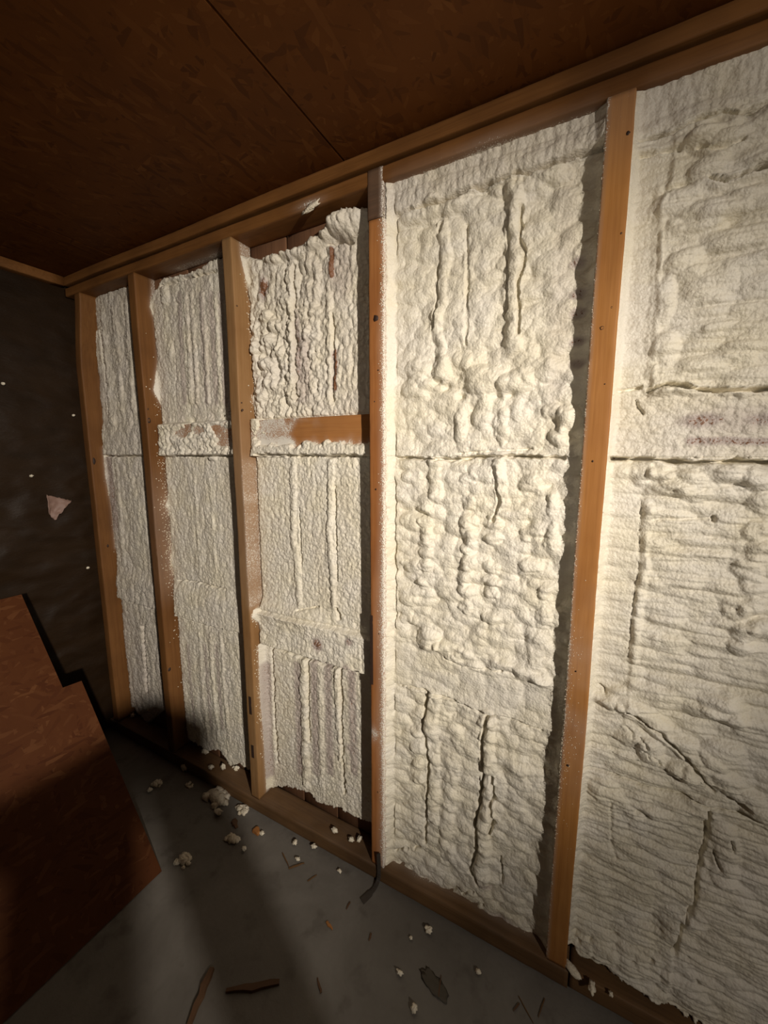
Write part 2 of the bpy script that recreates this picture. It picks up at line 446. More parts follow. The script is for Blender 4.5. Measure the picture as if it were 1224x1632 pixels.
def stud_bend(k):
    if k == 0:
        return lambda P: np.concatenate([P[..., :1] + 0.055 * sstep(2.0, 2.40, P[..., 2:3]), P[..., 1:]], -1)
    return None
STUD_LAB = ['corner pine stud against the dark end wall, leftmost in the row',
            'second pine stud from the dark corner, foam crumbs dotted along its side',
            'third stud from the dark corner, powdered white halfway down',
            'fourth stud from the dark corner, reddish, dark short block above its head',
            'wide bright orange stud nearest the camera, throwing a dark shadow on foam',
            'stud at the far right end beyond the rippled foam']
studs = []
for k, (x0, w) in enumerate(STUDS):
    ztop = Z_PLATE if k != 3 else CAM_H + 0.688
    root = empty('wall_stud', (x0 + w / 2, 0.045, Z_SOLE))
    tag(root, STUD_LAB[k], 'stud', 'studs of the insulated wall')
    timber('post', (x0, 0.0, Z_SOLE), (x0 + w, SH - 0.001, ztop), [STUD_OLD, STUD_OLD, STUD_TAN, STUD_RED, STUD_W, STUD_W][k], root, dust=stud_dust(k), seed=k * 7, bend=stud_bend(k), step=0.010, cross=0.007, bow=0.003 if k not in (3,) else 0.002)
    if k == 3:
        timber('head_block', (x0 - 0.003, -0.001, ztop + 0.001), (x0 + w - 0.004, SH - 0.001, Z_PLATE + 0.038), OLD_W, root, dust=stud_dust(3), seed=77, step=0.010)
    studs.append(root)

def knot(root, x, y, z, rx, rz, normal='y', name='knot', rnd=random.Random(9)):
    """a dark knot or hole: shallow irregular disc let into the face"""
    bm = bmesh.new(); n = 9
    ring = []; ring2 = []
    for k in range(n):
        a = 2 * pi * k / n; r = rnd.uniform(0.75, 1.15)
        u = rx * r * cos(a); v = rz * r * sin(a)
        ring.append((u, 0.004, v)); ring2.append((u * 0.8, -0.0012, v * 0.8))
    pts = ring + ring2 + [(0, -0.0005, 0)]
    vs = []
    for u, t, v in pts:
        vs.append(bm.verts.new((u, t, v) if normal == 'y' else (-t, u, v)))
    for k in range(n):
        j = (k + 1) % n
        bm.faces.new((vs[k], vs[j], vs[n + j], vs[n + k])); bm.faces.new((vs[n + k], vs[n + j], vs[2 * n]))
    bmesh.ops.recalc_face_normals(bm, faces=bm.faces)
    me = bpy.data.meshes.new(name); bm.to_mesh(me); bm.free()
    o = link_mesh(name, me, DARK, root); o.location = Vector((x, y, z)) - root.location
    return o
def nail(root, p, direction, length=0.03, r=0.0016):
    bm = bmesh.new()
    prof = [(0, 0), (r, 0), (r, length), (r * 2.6, length), (r * 2.6, length + 0.0012), (0, length + 0.0012)]
    rows = []
    for rr, zz in prof: rows.append([bm.verts.new((rr * cos(2 * pi * k / 8), rr * sin(2 * pi * k / 8), zz)) for k in range(8)])
    for a, b in zip(rows[:-1], rows[1:]):
        for k in range(8): bm.faces.new((a[k], a[(k + 1) % 8], b[(k + 1) % 8], b[k]))
    bmesh.ops.remove_doubles(bm, verts=bm.verts[:], dist=1e-6)
    bmesh.ops.recalc_face_normals(bm, faces=bm.faces)
    me = bpy.data.meshes.new('nail'); bm.to_mesh(me); bm.free()
    o = link_mesh('nail', me, STEEL, root); o.location = Vector(p) - root.location
    o.rotation_euler = Vector(direction).to_track_quat('Z', 'Y').to_euler()
    return o
# knots on front faces, placed as in the photograph
for k, px, py, rx, rz in ((3, 599, 507, 0.011, 0.012), (3, 603, 590, 0.003, 0.003), (3, 599, 780, 0.003, 0.004), (3, 604, 1010, 0.003, 0.003), (3, 602, 1262, 0.003, 0.005), (3, 597, 640, 0.0025, 0.003),
                          (4, 959, 523, 0.006, 0.006), (4, 1001, 212, 0.005, 0.005), (4, 990, 372, 0.0025, 0.003), (4, 975, 490, 0.0025, 0.003), (4, 964, 612, 0.002, 0.002), (4, 945, 735, 0.002, 0.003), (4, 905, 1220, 0.004, 0.004), (4, 918, 1070, 0.002, 0.003)):
    q = on_y(px, py, 0.0); knot(studs[k], q[0], 0.0, q[2], rx, rz)
for k, px, py, ry, rz in ((0, 132, 530, 0.012, 0.014), (0, 146, 566, 0.004, 0.005), (1, 230, 670, 0.010, 0.016), (1, 268, 1068, 0.010, 0.012), (1, 216, 650, 0.004, 0.006), (2, 376, 487, 0.005, 0.004), (2, 372, 640, 0.005, 0.003), (0, 150, 735, 0.008, 0.02), (0, 172, 870, 0.006, 0.01)):
    q = on_x(px, py, xr(k)); y = min(max(q[1], 0.012), 0.08); knot(studs[k], xr(k) + (0.0 if k else 0.001), y, q[2], ry, rz, 'x')
q = on_y(368, 656, 0.02); nail(studs[2], (STUDS[2][0] + 0.004, 0.02, q[2]), (-1, -0.5, 0.1), 0.024)
q = on_x(378, 655, xr(2)); nail(studs[2], (xr(2) - 0.002, 0.012, q[2]), (1, -0.6, 0.35), 0.016)
# old mortise slots on left arrises: dark blocks, recess shade put into the colour
def slot(root, x, z0, z1, w, name='mortise_slot_shade'):
    o = boxmesh(name, (x - 0.0015, -0.0016, z0), (x + w, 0.02, z1), DARK, root, bev=0.0008); return o
for k, px, ya, yb, w in ((3, 590, 980, 1090, 0.010), (2, 403, 1112, 1140, 0.014), (2, 408, 1190, 1210, 0.014)):
    za = on_y(px, ya, 0)[2]; zb = on_y(px, yb, 0)[2]
    slot(studs[k], STUDS[k][0] if k == 3 else STUDS[k][0] + 0.018, zb, za, w)

# top plates (two long timbers), end wall plate, sole plate
def plate_dust(X, Y, Z):
    d = 0.0 * X
    # spray fuzz on the underside and lower lip above the nearer bays
    lip = sstep(Z_PLATE + 0.03, Z_PLATE - 0.002, Z)
    n = fbm(X * 6, Z * 6, 9, 3)
    d45 = sstep(-0.60, -0.55, X) * sstep(-0.02, -0.06, X) * (sstep(0.005, 0.05, Y) * 1.0 + 0.20 * lip + 0.10 * n)
    bump_ = np.exp(-((X + 0.30) / 0.09) ** 2) * 0.35 * lip
    d56 = sstep(0.02, 0.06, X) * (sstep(0.01, 0.05, Y) * 1.0 + 0.12 * lip)
    d34 = np.exp(-(((X + 0.86) / 0.05) ** 2 + ((Z - Z_PLATE - 0.012) / 0.012) ** 2)) * 1.0 * (Y < 0.01)
    d23 = sstep(-1.75, -1.6, X) * sstep(-1.27, -1.33, X) * sstep(0.02, 0.07, Y) * 0.8
    low = lambda v: v * (Z < Z_PLATE + 0.03)
    return np.maximum.reduce([low(d45) + bump_, low(d56), d34, low(d23)])
o = timber('top_plate', (-2.40, 0.0, Z_PLATE), (1.3, SH - 0.001, Z_GAP - 0.005), PLATE_W, None, dust=plate_dust, axis=0, step=0.012, cross=0.009, seed=31, bow=0.003)
tag(o, 'lower of two long top timbers, resting on the stud heads', 'timber')
o = timber('ceiling_plate', (-2.40, -0.006, Z_GAP + 0.006), (1.3, SH - 0.001, Z_CEIL - 0.001), PLATE_W, None, dust=lambda X, Y, Z: 0 * X, axis=0, step=0.02, cross=0.012, seed=45, bow=0.004)
tag(o, 'upper long top timber running directly under the dark ceiling board', 'timber')
o = timber('end_wall_plate', (X_END - 0.045, -3.1, Z_CEIL - 0.046), (X_END + 0.03, -0.012, Z_CEIL - 0.002), PLATE_W, None, axis=1, step=0.05, cross=0.02, seed=52, bow=0.003)
tag(o, 'timber along the top of the dark end wall at left', 'timber')
def sole_dust(X, Y, Z):
    n = fbm(X * 8, Y * 20, 19, 3)
    return np.where((X > -0.59) & (X < -0.03), sstep(0.01, 0.05, Y) * 0.55 + 0.1, np.where(X > 0.02, 0.05, 0.12)) * (Z > Z_SOLE - 0.012) * (0.7 + n)
joint = on_y(893, 1572, 0)[0] + 0.02
for xa, xc, lab in ((-2.40, joint - 0.002, 'long dark sole plate on the concrete under the left and middle studs'),
                    (joint + 0.002, 1.3, 'short dark sole plate under the rippled foam at lower right')):
    o = timber('sole_plate', (xa, -0.004 if xa < -1 else 0.002, 0.001), (xc, SH - 0.001, Z_SOLE), SOLE_W, None, dust=sole_dust, axis=0, step=0.012, cross=0.010, seed=63 + int(xa), bow=0.002)
    tag(o, lab, 'timber', 'sole plates')

# girts (flat horizontal boards between the studs)
ROW_A = (CAM_H - 0.003, CAM_H + 0.142)
ROW_B = (0.785, 0.928)
GY = 0.048
def girt_dust(k, row):
    def f(X, Y, Z):
        n = fbm(X * 14, Z * 14, 70 + k, 3)
        u = (X - xr(k)) / (STUDS[k + 1][0] - xr(k)); v = (Z - row[0]) / (row[1] - row[0])
        if k == 2 and row is ROW_A:
            return (0.90 + 0.6 * n) * sstep(0.56, 0.34, u + 0.30 * n + 0.12 * (1 - v)) + 0.9 * sstep(0.50, 0.22, v + 0.25 * n) + 0.02
        if k == 1: return 0.72 + 0.5 * n
        return 0.9 + 0 * X
    return f
BAY_NAME = ['corner bay beside the dark end wall', 'second bay from the corner', 'third bay from the corner', 'wide bright bay left of the nearest stud', 'rippled bay right of the nearest stud']
for k in range(5):
    for row, rn in ((ROW_A, 'upper'), (ROW_B, 'lower')):
        if rn == 'lower' or k not in (1, 2): continue      # the others lie buried under foam
        o = timber('wall_girt', (xr(k) + 0.001, GY, row[0] + 0.006), (STUDS[k + 1][0] - 0.001, SH - 0.001, row[1] - 0.006), BLOCK_W, None, dust=girt_dust(k, row), axis=0, step=0.008, cross=0.008, seed=80 + k * 3 + len(rn), bow=0.001)
        lab = 'girt board showing in brown patches through foam in the second bay from the corner'
        if k == 2 and rn == 'upper': lab = 'bare orange girt board, half dusted white, in the third bay from the corner'
        tag(o, lab, 'board', 'girts between the studs')

# ------------------------------------------------------------------ sprayed foam
class Foam:
    def __init__(s, k, res, yf, seed, zlo, zhi):
        s.k = k; s.xl = xr(k) - 0.001; s.xR = STUDS[k + 1][0] + 0.001; s.seed = seed; s.yf = yf
        n = int((s.xR - s.xl - 0.02) / res)
        x = np.concatenate([s.xl + np.array([0, .0012, .0025, .004, .006, .008]), np.linspace(s.xl + 0.0105, s.xR - 0.0105, n), s.xR - np.array([.008, .006, .004, .002, 0])])
        z = np.linspace(zlo, zhi, int((zhi - zlo) / res))
        s.X, s.Z = np.meshgrid(x, z)
        s.fa = 1.35
        s.t = np.zeros_like(s.X)            # thickness in front of yf, towards the room
        s.thin = np.zeros_like(s.X)  # greyness: thin coat, in the left bays also light falloff painted in
        # warped coordinates make every line wander
        s.Xv = s.X + 0.013 * fbm(s.X * 17, s.Z * 17, seed + 3, 3); s.Zv = s.Z + 0.013 * fbm(s.X * 17 + 5, s.Z * 17, seed + 4, 3)
        s.Xw = s.X + 0.004 * fbm(s.X * 28, s.Z * 28, seed + 1, 3); s.Zw = s.Z + 0.004 * fbm(s.X * 28 + 9, s.Z * 28, seed + 2, 3)
    def W(s, pts, Y=None):
        Y = s.yf if Y is None else Y
        return [tuple(on_y(x, y, Y)[[0, 2]]) for x, y in pts]
    def _win(s, pts, m):
        a = np.array(pts); lo = a.min(0) - m; hi = a.max(0) + m
        r = np.where((s.Z[:, 0] >= lo[1]) & (s.Z[:, 0] <= hi[1]))[0]; c = np.where((s.X[0] >= lo[0]) & (s.X[0] <= hi[0]))[0]
        if len(r) == 0 or len(c) == 0: return None
        return slice(r[0], r[-1] + 1), slice(c[0], c[-1] + 1)
    def crack(s, px, w=0.004, d=0.02, world=False):
        pts = px if world else s.W(px); sl = s._win(pts, w * 4 + 0.01)
        if sl is None: return
        D = poly_dist(s.Xw[sl], s.Zw[sl], pts)
        wv = w * (0.55 + 0.9 * np.clip(perlin(s.X[sl] * 45, s.Z[sl] * 45, s.seed + 5) + 0.5, 0, 1))
        s.t[sl] -= d * np.exp(-(D / (wv * 0.85)) ** 4) * (0.75 + 0.5 * np.clip(perlin(s.X[sl] * 14, s.Z[sl] * 14, s.seed + 6) + 0.4, 0, 1))
    def ridge(s, px, w=0.012, h=0.008, bead=0.4, world=False):
        pts = px if world else s.W(px); sl = s._win(pts, w * 3)
        if sl is None: return
        D = poly_dist(s.Xw[sl], s.Zw[sl], pts)
        m = 1 + bead * perlin(s.X[sl] * 20, s.Z[sl] * 38, s.seed + 7)
        ww = w * (0.55 + 0.6 * np.clip(m, 0.2, 2))
        s.t[sl] += 0.85 * h * m * np.clip(1 - (D / ww) ** 2, 0, 1) ** 0.8
    def blob(s, px, py, rx, rz, h, world=False):
        cx, cz = (px, py) if world else s.W([(px, py)])[0]
        sl = s._win([(cx, cz)], max(rx, rz) * 1.3)
        if sl is None: return
        q = ((s.Xv[sl] - cx) / rx) ** 2 + ((s.Zv[sl] - cz) / rz) ** 2
        s.t[sl] += 0.95 * h * np.clip(1 - q, 0, 1) ** 0.75
    def stain(s, px, py, rx, rz, v, world=False):
        cx, cz = (px, py) if world else s.W([(px, py)])[0]
        q = ((s.Xw - cx) / rx) ** 2 + ((s.Zw - cz) / rz) ** 2
        s.thin = np.maximum(s.thin, v * np.exp(-q * q))
    def strip(s, px, w, v, world=False):
        pts = px if world else s.W(px); sl = s._win(pts, w * 3)
        if sl is None: return
        s.thin[sl] = np.maximum(s.thin[sl], v * np.exp(-(poly_dist(s.Xw[sl], s.Zw[sl], pts) / w) ** 4))
    def cell(s, sx, sz, amp, off=0, jit=0.85, mask=1.0, warp=1.0):
        dx = 0.25 * warp * fbm(s.X / sx * 0.7, s.Z / sz * 0.7, s.seed + 300 + off, 2); dz = 0.25 * warp * fbm(s.X / sx * 0.7 + 7, s.Z / sz * 0.7, s.seed + 310 + off, 2)
        s.t += amp * mask * (pillow(s.X / sx + dx, s.Z / sz + dz, s.seed + 20 + off, jit) - 0.5)
    def rows(s): return sstep(ROW_A[0] - 0.006, ROW_A[0] + 0.006, s.Z) * sstep(ROW_A[1] + 0.006, ROW_A[1] - 0.006, s.Z), sstep(ROW_B[0] - 0.006, ROW_B[0] + 0.006, s.Z) * sstep(ROW_B[1] + 0.006, ROW_B[1] - 0.006, s.Z)
    def lip(s, z0, h=0.007, r=0.03):
        s.t += h * np.exp(-np.maximum(s.Zw - z0, 0) / r) * (s.Zw > z0)
    def fine(s, a=1.0):
        m = 0.45 + 0.9 * np.clip(0.5 + 1.1 * fbm(s.X * 7, s.Z * 7, s.seed + 71, 2), 0, 1)
        s.cell(0.0105, 0.0105, 0.0026 * a, 40, mask=m); s.cell(0.019, 0.017, 0.0030 * a, 41, mask=1.4 - m)
        s.t += 0.0016 * a * fbm(s.X * 95, s.Z * 95, s.seed + 72, 2)
    def finish(s, root, left, cut, labels=None):
        s.lip(ROW_A[0]); s.lip(ROW_B[0], 0.005)
        s.fine(s.fa)
        Y = s.yf - s.t
        Y = left(s, Y)
        # nothing stands proud of the stud faces
        Y = np.where(Y < 0.004, 0.004 - 0.004 * np.tanh((0.004 - Y) / 0.004 * 0.3), Y)
        if cut is not None: Y = np.maximum(Y, cut(s))
        Y = np.minimum(Y, SH + 0.03)
        P = np.stack([s.X, Y, s.Z], -1) - np.array(root.location)
        zs = s.Z[:, 0]
        br = [0] + [int(np.argmin(abs(zs - v))) for v in (ROW_B[0], ROW_B[1], ROW_A[0], ROW_A[1])] + [len(zs) - 1]
        hid = Y > SH + 0.008
        for n, (a, b) in enumerate(zip(br[:-1], br[1:])):
            h = hid[a:b + 1]
            keep = ~(h[:-1, :-1] & h[1:, :-1] & h[:-1, 1:] & h[1:, 1:])
            me = grid_mesh('foam_section', P[a:b + 1], s.thin[a:b + 1], 'thin', keep)
            link_mesh('foam_section', me, FOAM, root)
LIST = lambda arr: [tuple(v) for v in arr]
def foam_root(k, label):
    r = empty('spray_foam_fill', ((xr(k) + STUDS[k + 1][0]) / 2, 0.08, Z_SOLE)); tag(r, label, 'insulation', 'spray foam fillings of the stud bays'); return r
def edge_from(k, w=0.007, right=0.012, dr=0.015):
    zs, ys = EDGE[k]
    def f(s, Y):
        z = s.Z[:, :1]; ye = np.interp(z, zs, ys)
        rag = 0.005 * fbm(z * 60, z * 0, s.seed + 44, 3)
        ye = np.clip(ye + rag, 0.002, SH + 0.012)
        a = np.exp(-((s.X - s.xl) / w) ** 2)
        Yl = Y * (1 - a) + np.maximum(ye, 0.0) * a
        r = np.exp(-((s.xR - s.X) / right) ** 2)
        return Yl - dr * r
    return f
def ragged_bottom(s, pts, Y=0.085):
    q = np.array(sorted(s.W(pts, Y)))
    zb = np.interp(s.X, q[:, 0], q[:, 1]) + 0.014 * fbm(s.X * 30, s.X * 0 + s.seed, s.seed + 61, 3) + 0.006 * perlin(s.X * 90, s.Z * 90, s.seed + 62)
    return zb
def cut_bottom(pts, Y=0.085, top=None):
    def f(s):
        zb = ragged_bottom(s, pts, Y)
        c = np.where(s.Z < zb, SH + 0.02, -1 + 0 * s.Z)
        c = np.maximum(c, np.where(s.Z < zb + 0.012, SH + 0.004 - np.sqrt(np.clip((s.Z - zb) / 0.012, 0, 1)) * 0.05, -1))
        if top is not None:
            zt = top(s)
            c = np.maximum(c, np.where(s.Z > zt, SH + 0.02, -1)); c = np.maximum(c, np.where(s.Z > zt - 0.008, SH + 0.004 - np.sqrt(np.clip((zt - s.Z) / 0.008, 0, 1)) * 0.06, -1))
        return c
    return f
def ragged_top(pts, Y=0.06):
    def f(s):
        q = np.array(sorted(s.W(pts, Y)))
        return np.interp(s.X, q[:, 0], q[:, 1]) + 0.012 * fbm(s.X * 35, s.X * 0 + s.seed, s.seed + 66, 3) + 0.005 * perlin(s.X * 90, s.Z * 90, s.seed + 67)
    return f

# --- bay 1: narrow one at the corner
s = Foam(0, 0.0042, 0.072, 100, 0.03, Z_PLATE)
A, B = s.rows()
s.t += 0.006 * fbm(s.X * 6, s.Z * 3, 101, 3)
s.cell(0.035, 0.07, 0.006, 1, warp=2)
Ab = sstep(ROW_A[0] - 0.004, ROW_A[0] + 0.004, s.Zw) * sstep(ROW_A[1] + 0.05, ROW_A[1] - 0.03, s.Zw); Bb = sstep(ROW_B[0] - 0.004, ROW_B[0] + 0.004, s.Zw) * sstep(ROW_B[1] + 0.05, ROW_B[1] - 0.03, s.Zw)
s.t += Ab * 0.012 + Bb * 0.016
for x in (-2.22, -2.12, -2.02): s.ridge([(x, 1.8), (x + 0.01, 2.3)], 0.02, 0.007, 0.5, True)
s.ridge([(x := -2.24, 1.0), (-2.22, 1.5)], 0.02, 0.006, 0.5, True)
s.crack([(-2.31, ROW_A[0]), (-1.87, ROW_A[0])], 0.006, 0.03, True); s.crack([(-2.31, ROW_B[0]), (-1.87, ROW_B[0])], 0.006, 0.03, True)
s.crack([(228, 1000), (231, 1050), (234, 1100)], 0.012, 0.03)
s.crack([(-2.255, 2.20), (-2.25, 2.05), (-2.235, 1.9), (-2.25, 1.80)], 0.006, 0.018, True)
s.blob(181, 668, 0.03, 0.03, 0.012)
s.thin += 0.35 + 0.3 * fbm(s.X * 7, s.Z * 2, 107, 3); s.thin += 0.25 * sstep(0.9, 0.4, s.Z)  # thin coat plus painted light falloff, greyer towards the bottom
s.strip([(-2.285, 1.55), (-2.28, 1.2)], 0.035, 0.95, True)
r = foam_root(0, 'narrow grey-white spray foam strip in the corner bay, bottom end fading into shadow')
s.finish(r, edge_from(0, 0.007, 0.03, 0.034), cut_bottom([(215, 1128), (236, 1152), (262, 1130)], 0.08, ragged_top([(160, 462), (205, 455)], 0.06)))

# --- bay 2
s = Foam(1, 0.0036, 0.070, 200, 0.05, Z_PLATE)
A, B = s.rows()
s.t += 0.005 * fbm(s.X * 5, s.Z * 3, 201, 3)
s.cell(0.030, 0.06, 0.004, 3, warp=2)
up = sstep(ROW_A[1] - 0.02, ROW_A[1], s.Z); lowm = 1 - sstep(ROW_A[0] - 0.02, ROW_A[0], s.Z)
for x in (300, 310, 327): s.ridge([(x - 4, 470), (x + 2, 560), (x + 5, 640)], 0.013, 0.006, 0.4)
s.ridge([(x := 345, 470), (348, 560), (352, 640)], 0.010, 0.004, 0.4)
s.crack([(258, 455), (300, 443), (345, 432)], 0.006, 0.018)
s.blob(262, 470, 0.03, 0.05, 0.012); s.blob(272, 560, 0.03, 0.05, 0.008)
s.t += A * (0.026 + 0.010 * fbm(s.X * 18, s.Z * 18, 209, 3))
for px, py, rx, rz in ((290, 690, 0.05, 0.022), (315, 685, 0.035, 0.02), (300, 678, 0.02, 0.03), (345, 683, 0.03, 0.02)):
    s.t -= 0.016 * np.exp(-((((s.Xw - on_y(px, py, GY)[0]) / rx) ** 2 + ((s.Zw - on_y(px, py, GY)[2]) / rz) ** 2)) ** 1.5)
s.t -= 0.020 * sstep(on_y(343, 690, GY)[0], on_y(358, 690, GY)[0], s.Xw) * np.exp(-((s.Z - ROW_A[0] - 0.075) / 0.04) ** 4)
s.cell(0.022, 0.022, 0.010, 5, mask=A)
s.crack([(-1.70, ROW_A[0]), (-1.27, ROW_A[0] + 0.002)], 0.005, 0.04, True); s.blob(340, 727, 0.03, 0.018, 0.02)
for x in (310, 335): s.ridge([(x, 760), (x + 6, 850), (x + 10, 915)], 0.010, 0.003, 0.4)
s.crack([(285, 925), (315, 928), (360, 940)], 0.005, 0.02)
s.t += 0.014 * sstep(ROW_B[0] - 0.004, ROW_B[0] + 0.004, s.Zw) * sstep(ROW_B[1] + 0.05, ROW_B[1] - 0.03, s.Zw)
s.crack([(286, 980), (330, 996), (385, 1008)], 0.005, 0.02)
for x in (318, 335, 352): s.ridge([(x, 1010), (x + 6, 1100), (x + 14, 1180)], 0.011, 0.005, 0.5)
s.thin += 0.10 + 0.30 * fbm(s.X * 9, s.Z * 1.6, 207, 3) + 0.30 * up * sstep(-0.2, 0.4, np.sin(s.X * 60 + 0.6)) * 0.8
for x in (286, 322, 337, 352): s.strip([(x, 470), (x + 8, 640)], 0.018, 0.75)
for x in (300, 327, 345): s.strip([(x, 1030), (x + 10, 1160)], 0.014, 0.7)
r = foam_root(1, 'grey-white pebbly spray foam in the second bay from the corner, patchy over its girt')
s.finish(r, edge_from(1, 0.007, 0.03, 0.034), cut_bottom([(300, 1175), (312, 1180), (335, 1195), (352, 1192), (372, 1218), (386, 1215), (398, 1222)], 0.085, ragged_top([(236, 470), (252, 440), (300, 430), (330, 412), (356, 404)], 0.05)))

# --- bay 3
s = Foam(2, 0.0031, 0.070, 300, 0.04, Z_PLATE)
A, B = s.rows()
s.t += 0.004 * fbm(s.X * 5, s.Z * 3, 301, 3)
upm = sstep(ROW_A[1] - 0.01, ROW_A[1] + 0.01, s.Z); midm = sstep(ROW_A[0] + 0.004, ROW_A[0] - 0.004, s.Z) * sstep(ROW_B[1] - 0.01, ROW_B[1] + 0.02, s.Z); lowm = sstep(ROW_B[0] + 0.01, ROW_B[0] - 0.01, s.Z)
leftup = upm * sstep(-0.80, -0.93, s.X)
s.cell(0.026, 0.03, 0.0035, 2, warp=2)
s.cell(0.030, 0.055, 0.014, 3, mask=leftup); s.cell(0.018, 0.02, 0.009, 4, mask=leftup * sstep(2.20, 2.05, s.Z))
s.cell(0.022, 0.04, 0.008, 5, mask=upm * (1 - leftup))
s.t += midm * 0.008
# upper part
s.ridge([(464, 420), (467, 500), (467, 640)], 0.018, 0.012, 0.5); s.crack([(469, 425), (472, 495), (473, 638)], 0.0055, 0.03)
s.ridge([(527, 400), (527, 500), (527, 640)], 0.012, 0.009, 0.6); s.crack([(531, 500), (532, 560), (531, 638)], 0.0045, 0.03)
s.ridge([(500, 395), (502, 470), (488, 540)], 0.03, 0.008, 0.6)
for px, py in ((425, 505), (440, 520), (428, 545), (446, 560), (425, 580), (416, 630), (432, 610), (455, 480), (410, 555)): s.blob(px, py, 0.032, 0.026, 0.016)
for px, py in ((436, 533), (418, 566), (441, 590), (428, 560)): s.t -= 0.014 * np.exp(-(((s.Xw - on_y(px, py, .06)[0]) / 0.012) ** 2 + ((s.Zw - on_y(px, py, .06)[2]) / 0.018) ** 2))
s.blob(560, 352, 0.085, 0.060, 0.045); s.blob(535, 368, 0.06, 0.035, 0.030); s.blob(510, 385, 0.06, 0.03, 0.022)
s.crack([(525, 392), (545, 385), (562, 389)], 0.007, 0.035)
s.blob(440, 412, 0.05, 0.02, 0.02); s.blob(470, 405, 0.06, 0.02, 0.02); s.crack([(405, 412), (440, 405), (470, 398)], 0.006, 0.02)
s.strip([(531, 400), (531, 440)], 0.010, 1.35); s.strip([(534, 560), (534, 620)], 0.010, 1.30)
s.stain(421, 460, 0.022, 0.04, 1.15); s.stain(477, 560, 0.016, 0.14, 0.85); s.strip([(482, 550), (484, 630)], 0.035, 0.55); s.stain(545, 430, 0.05, 0.10, 0.45)
# girt row: bare orange right half
gx = (s.X - s.xl) / (s.xR - s.xl); gz = (s.Z - ROW_A[0]) / (ROW_A[1] - ROW_A[0])
gn = 0.20 * fbm(s.X * 22, s.Z * 22, 309, 3)
cover = np.maximum(0.9 * sstep(0.16, 0.04, gx + gn * 0.6), sstep(0.40, 0.26, gz + gn))
s.t = np.where(A > 0.5, s.t * 0.6 + (-0.004 + 0.040 * cover), s.t)
s.crack([(418, 725), (500, 726), (590, 727)], 0.0055, 0.05)
# middle
s.ridge([(470, 733), (471, 860), (478, 910), (480, 960)], 0.014, 0.008, 0.35); s.crack([(479, 810), (483, 900)], 0.0035, 0.02)
s.ridge([(531, 730), (528, 850), (533, 920), (535, 965)], 0.013, 0.010, 0.35); s.crack([(536, 775), (538, 870), (540, 925)], 0.0035, 0.02)
s.crack([(538, 968), (543, 985)], 0.008, 0.03); s.crack([(478, 970), (510, 966)], 0.004, 0.015)
# lower girt ledge
s.t += B * (0.030 + 0.006 * fbm(s.X * 12, s.Z * 12, 311, 2)) + 0.02 * np.exp(-((s.Z - 0.945) / 0.03) ** 2) * sstep(-0.8, -1.0, s.X)
s.stain(513, 1022, 0.025, 0.030, 1.15); s.stain(563, 1018, 0.018, 0.015, 1.05)
s.crack([(434, 1030), (477, 1046), (524, 1062), (580, 1068)], 0.007, 0.045)
# bottom
s.crack([(434, 1036), (437, 1120), (442, 1215)], 0.007, 0.03)
s.ridge([(484, 1050), (486, 1130), (489, 1250)], 0.018, 0.012, 0.6); s.crack([(491, 1055), (493, 1180)], 0.0055, 0.03)
s.ridge([(537, 1070), (540, 1150), (544, 1210)], 0.012, 0.009, 0.5); s.crack([(543, 1068), (546, 1200), (549, 1265)], 0.006, 0.03)
s.ridge([(510, 1080), (512, 1150), (514, 1255)], 0.014, 0.005, 0.6)
for x in (427, 474, 500, 522, 560): s.strip([(x, 1060), (x + 5, 1230)], 0.020, 0.80)
s.stain(562, 1195, 0.03, 0.03, 0.9)
s.thin += 0.06 + 0.25 * np.clip(fbm(s.X * 8, s.Z * 3, 307, 3), -0.3, 1) + 0.12 * upm
r = foam_root(2, 'cream spray foam in the third bay from the corner, split by vertical cracks')
s.finish(r, edge_from(2, 0.009, 0.014), cut_bottom([(424, 1254), (455, 1250), (480, 1255), (500, 1262), (506, 1275), (545, 1284), (572, 1300), (592, 1306)], 0.085, ragged_top([(383, 405), (410, 410), (470, 392), (520, 365), (545, 338), (580, 330), (592, 335)], 0.055)))

# --- bay 4: thick, bright
s = Foam(3, 0.0026, 0.046, 400, 0.02, Z_PLATE)
A, B = s.rows()
s.t += 0.006 * fbm(s.X * 5, s.Z * 5, 401, 3)
s.fa = 0.5; s.cell(0.085, 0.052, 0.0125, 1, warp=1.6); s.cell(0.036, 0.034, 0.0062, 2, warp=1.6)
# lap rows in the middle field
mid = sstep(ROW_A[0] + 0.004, ROW_A[0] - 0.004, s.Z) * sstep(ROW_B[1], ROW_B[1] + 0.05, s.Z)
s.cell(0.11, 0.034, 0.008, 6, mask=mid, warp=0.5)
low = sstep(ROW_B[0] + 0.01, ROW_B[0] - 0.01, s.Z)
s.cell(0.09, 0.028, 0.005, 7, mask=low, warp=0.7)
